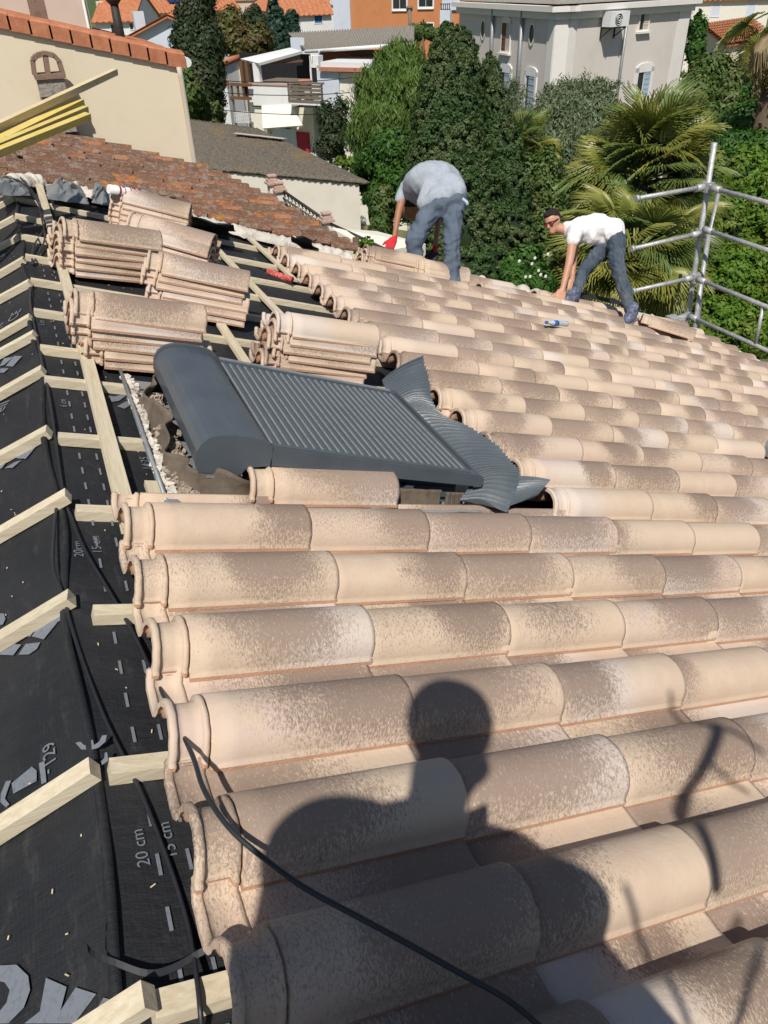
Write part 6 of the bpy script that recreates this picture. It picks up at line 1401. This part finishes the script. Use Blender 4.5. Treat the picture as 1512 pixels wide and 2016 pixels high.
shirt = [(zj(955, 440, .02), 128 * R, zj(800, 390, .0), 148 * R), (zj(800, 390, 0), 150 * R, zj(620, 410, .0), 140 * R), (zj(620, 410, 0), 140 * R, zj(500, 430, .0), 110 * R), (zj(800, 420, .14), 130 * R, zj(560, 430, .12), 110 * R), (zj(720, 500, 0), 95 * R, zj(860, 500, .05), 100 * R),
         (zj(500, 430, 0), 105 * R, zj(455, 400, .02), 82 * R), (zj(545, 440, -.10), 92 * R, zj(515, 520, -.12), 80 * R), (zj(515, 520, -.12), 80 * R, zj(508, 545, -.12), 78 * R), (zj(560, 430, .18), 85 * R, zj(545, 540, .24), 78 * R), (zj(985, 400, .0), 112 * R, zj(985, 480, .0), 118 * R), (zj(960, 440, -.03), 125 * R, zj(940, 470, .03), 120 * R)]
organic('t_shirt', shirt, .017, 'tshirt', m2, smooth=9, wrinkle=.012, wsc=.16, fold=(.018, (7, 6, 3.5), 4.0))
jeans = [(zj(1010, 500, .02), 112 * R, zj(920, 520, .06), 112 * R), (zj(1010, 540, -.05), 108 * R, zj(1010, 760, -.09), 96 * R), (zj(1010, 760, -.09), 96 * R, zj(1040, 920, -.10), 80 * R), (zj(1040, 920, -.1), 80 * R, zj(1165, 1330, -.05), 66 * R), (zj(1165, 1330, -.05), 66 * R, zj(1180, 1375, -.05), 72 * R),
         (zj(890, 590, .10), 105 * R, zj(720, 790, .12), 86 * R), (zj(720, 790, .12), 86 * R, zj(640, 880, .12), 76 * R), (zj(640, 880, .12), 74 * R, zj(525, 1185, .12), 62 * R), (zj(525, 1185, .12), 62 * R, zj(515, 1215, .12), 66 * R)]
organic('jeans', jeans, .016, 'jeans', m2, smooth=4, wrinkle=.015, wsc=.12, fold=(.015, (4, 4, 8), 7.0))
organic('belt', [(zj(1045, 395, -.0), 22 * R, zj(1070, 440, -.10), 20 * R)], .014, 'iron', m2)
def shoe(parent, heel, toe, s=1.0):
    d = toe - heel; L = np.linalg.norm(d); d /= L
    o = organic('shoe', [(heel + [0, 0, .03 * s], .060 * s, heel + d * L * .45 + [0, 0, .02], .062 * s), (heel + d * L * .45, .060 * s, toe, .046 * s), (heel + [0, 0, .09 * s], .055 * s, heel + d * .06 + [0, 0, .07 * s], .05 * s)], .012, 'shoe', parent, smooth=3)
    mb = MB(); mb.beam(heel - d * .05 + [0, 0, -.045 * s], toe + d * .03 + [0, 0, -.04 * s], .11 * s, .03 * s); mb.build('sole', M['sole'], o)
    mb = MB(); sd = np.cross(d, [0, 0, 1.0])
    for k in range(4): c = heel + d * L * (.35 + .14 * k) + [0, 0, .072 * s - .012 * k]; mb.tube([c - sd * .03, c + [0, 0, .006], c + sd * .03], .006, 5)
    mb.build('laces', M['sole'], o)
shoe(m2, zj(1190, 1400, -.05), zj(1125, 1465, -.12), 1.15); shoe(m2, zj(520, 1225, .12), zj(445, 1228, .08), 1.1)
# ---- worker in the grey shirt (back to the camera, bent double)
D1 = 8.0
def zk(zx, zy, dD=0.0): return W(720 + .1587 * zx, 300 + .1587 * zy, D1 + dD)
R = D1 / FPX * .1587
m1 = thing('person', 'man in grey T-shirt and blue trousers stooping, back to camera, red gloves', 'person', P2W(PL(880, 560, .02)))
body = [(zk(1040, 620, .12), 120 * R, zk(850, 460, .4), 120 * R), (zk(850, 460, .4), 120 * R, zk(620, 430, .75), 120 * R), (zk(620, 430, .75), 80 * R, zk(590, 560, .95), 70 * R),
        (zk(490, 430, .55), 62 * R, zk(405, 760, .50), 48 * R), (zk(405, 760, .5), 48 * R, zk(355, 1050, .45), 32 * R), (zk(800, 560, .9), 58 * R, zk(905, 820, .75), 46 * R), (zk(905, 820, .75), 46 * R, zk(855, 1200, .60), 32 * R),
        (zk(1090, 700, .05), 110 * R, zk(1070, 1100, .0), 75 * R), (zk(1070, 1100, 0), 72 * R, zk(1075, 1560, .1), 55 * R), (zk(830, 740, .10), 110 * R, zk(620, 1060, .05), 76 * R), (zk(620, 1060, .05), 74 * R, zk(610, 1480, .15), 55 * R)]
hand(body, zk(350, 1060, .45), zk(270, 1250, .42) - zk(350, 1060, .45), (-.5, -.8, .2), s=.72, curl=.25); hand(body, zk(855, 1210, .6), zk(820, 1360, .55) - zk(855, 1210, .6), (-.3, -.9, .2), s=.72, curl=.3)
hd = zk(560, 640, 1.15)
organic('body', body, .0135, 'skin2', m1, smooth=3, ells=[(hd, (.15, .17, .18), None)])
organic('hair', [], .014, 'hair', m1, ells=[(hd + [0, .0, .04], (.155, .175, .16), None)])
shirt = [(zk(1060, 440, .08), 178 * R, zk(900, 400, .2), 205 * R), (zk(900, 400, .2), 205 * R, zk(640, 400, .55), 185 * R), (zk(640, 400, .55), 180 * R, zk(560, 430, .7), 130 * R), (zk(1090, 500, .02), 160 * R, zk(960, 560, .02), 140 * R), (zk(800, 500, .12), 160 * R, zk(725, 640, .08), 92 * R), (zk(725, 620, .08), 90 * R, zk(712, 735, .08), 34 * R), (zk(900, 540, .0), 120 * R, zk(790, 610, .04), 90 * R),
         (zk(520, 420, .6), 105 * R, zk(455, 520, .55), 82 * R), (zk(455, 520, .55), 82 * R, zk(425, 580, .53), 74 * R)]
organic('t_shirt', shirt, .017, 'gshirt', m1, smooth=14, wrinkle=.015, wsc=.22, fold=(.016, (6, 5, 2.6), 1.0), ells=[(zk(830, 410, .38), np.array([395 * R, 255 * R, .36]), RW.T)])
tr_ = [(zk(1100, 600, .05), 160 * R, zk(930, 650, .05), 165 * R), (zk(1100, 660, .05), 132 * R, zk(1080, 900, .02), 118 * R), (zk(1080, 900, .02), 118 * R, zk(1065, 1150, .0), 108 * R), (zk(1065, 1150, 0), 106 * R, zk(1075, 1580, .1), 98 * R), (zk(1075, 1580, .1), 98 * R, zk(1075, 1610, .1), 104 * R),
       (zk(860, 700, .08), 140 * R, zk(700, 900, .06), 125 * R), (zk(700, 900, .06), 125 * R, zk(610, 1080, .05), 118 * R), (zk(610, 1080, .05), 116 * R, zk(610, 1450, .15), 104 * R), (zk(610, 1450, .15), 104 * R, zk(615, 1490, .15), 112 * R)]
organic('trousers', tr_, .016, 'jeans2', m1, smooth=5, wrinkle=.02, wsc=.2, fold=(.016, (4, 4, 8), 3.0))
gv = []; hand(gv, zk(345, 1075, .45), zk(265, 1250, .42) - zk(345, 1075, .45), (-.5, -.8, .2), s=.98, curl=.25); gv.append((zk(368, 1045, .45), 30 * R, zk(338, 1100, .45), 32 * R)); gv = [(a, b * 1.1, c, d * 1.1) for a, b, c, d in gv]
g0 = organic('glove', gv, .011, 'glove', m1, smooth=2)
ft = [q for q in gv if (np.array(q[2]) - zk(290, 1195, .43))[2] < 0 and q[1] < .0145]; ft = [(a, b * 1.12, c, d * 1.12) for a, b, c, d in ft]
if ft: organic('fingertips', ft, .010, 'gloved', g0, smooth=1)
gv = []; hand(gv, zk(852, 1230, .6), zk(815, 1370, .55) - zk(852, 1230, .6), (-.3, -.9, .2), s=.98, curl=.3); gv = [(a, b * 1.3, c, d * 1.3) for a, b, c, d in gv]
g_ = organic('glove', gv, .012, 'gloved', m1, smooth=2); g_['label'] = 'dark palmed glove'; organic('cuff', [(zk(858, 1190, .6), 40 * R, zk(852, 1240, .6), 42 * R)], .012, 'glove', g_)
mb = MB(); mb.tube([zk(1200, 575, -.2), zk(1255, 620, -.2), zk(1265, 655, -.2)], 22 * R, 6); mb.build('cloth_rag', M['blue'], m1)
shoe(m1, zk(960, 1545, .15), zk(950, 1590, .05), .9); shoe(m1, zk(620, 1500, .2), zk(640, 1500, .3), .9)
# ---- the photographer, standing behind the camera; only the shadow shows
YB = -2.42
def sh_(x, y, h=.09, Y=YB): P = P2W(PL(x, y, h)); t = (P[1] - Y) / SUN[1]; return P - t * SUN
def shr(x0, y0, x1, y1): return float(np.linalg.norm(sh_(x0, y0) - sh_(x1, y1))) / 2
pc = sh_(800, 1700); m3 = thing('person', 'photographer behind the camera, seen only as a shadow on the tiles', 'person', P2W([.35, -2.9, .1]))
hr = shr(818, 1430, 955, 1430); body = []
hC = sh_(886, 1425)
body += [(sh_(868, 1500), hr * .62, sh_(862, 1600), hr * .62), (sh_(640, 1700), hr * 1.15, sh_(1010, 1770), hr * 1.1), (sh_(660, 1740), hr * 1.45, sh_(660, 1990), hr * 1.6), (sh_(960, 1830), hr * 1.3, sh_(960, 2000), hr * 1.4), (sh_(800, 1750), hr * 1.5, sh_(800, 2000), hr * 1.7),
         (sh_(1000, 1750), hr * .8, sh_(1135, 1795), hr * .78), (sh_(1135, 1790), hr * .6, CW + np.array([.10, -.16, -.1]), hr * .32), (sh_(600, 1740), hr * .9, sh_(560, 1960), hr * .7), (sh_(560, 1960), hr * .6, CW + np.array([-.14, -.22, -.14]), hr * .3)]
lb = sh_(800, 2000); foot = P2W([.35, -2.9, .12])
body += [(lb + [-.12, 0, 0], .22, foot + [-.15, 0, .1], .10), (lb + [.15, 0, 0], .22, foot + [.3, 0, -.02], .10)]
F3 = np.eye(3)
organic('body', body, .025, 'gshirt', m3, smooth=4, ells=[(hC, (hr, hr * 1.1, hr * 1.30), None), (sh_(930, 1505), (hr * .45, hr * .5, hr * .45), None), (sh_(838, 1450), (hr * .4, hr * .4, hr * .5), None)])
organic('hair', [], .025, 'hair', m3, ells=[(hC + [0, -.03, .05], (hr * .98, hr, hr * 1.2), None)])
MB().box(CW[0] - .06, CW[0] + .06, CW[1] - .115, CW[1] - .10, CW[2] - .19, CW[2] + .01).build('phone', M['blackpl'], m3)
# unseen tubes added behind the camera, shaped to cast the thin lower-right shadows
sp2 = thing('shadow_pole', 'added unseen pole and straps behind the camera, shaped to cast the lower right shadows', 'scaffold', sh_(1380, 2000, Y=-2.9))
MB().tube([sh_(1412, 1430, .1, -2.9), sh_(1374, 1610, .1, -2.9)], [.020, .024], 8).tube([sh_(1374, 1610, .1, -2.9), sh_(1432, 1760, .1, -2.9)], .016, 8).build('pole', M['metal'], sp2)
for P_ in ([(1330, 1360), (1370, 1420), (1440, 1440), (1512, 1480)], [(1232, 1745), (1290, 1860), (1350, 2000), (1370, 2060)], [(1512, 1830), (1470, 1930), (1450, 2050)], [(1400, 1500), (1512, 1560)]):
    MB().tube([sh_(x, y, .1, -3.0) for x, y in P_], .008, 6).build('strap', M['cable'], sp2)
# ------------------------------------------------------------------ modelling units -> metres
for o in list(bpy.data.objects):
    if o.parent is None and o.type not in {'CAMERA', 'LIGHT'}:
        o.location = o.location * K; o.scale = o.scale * K
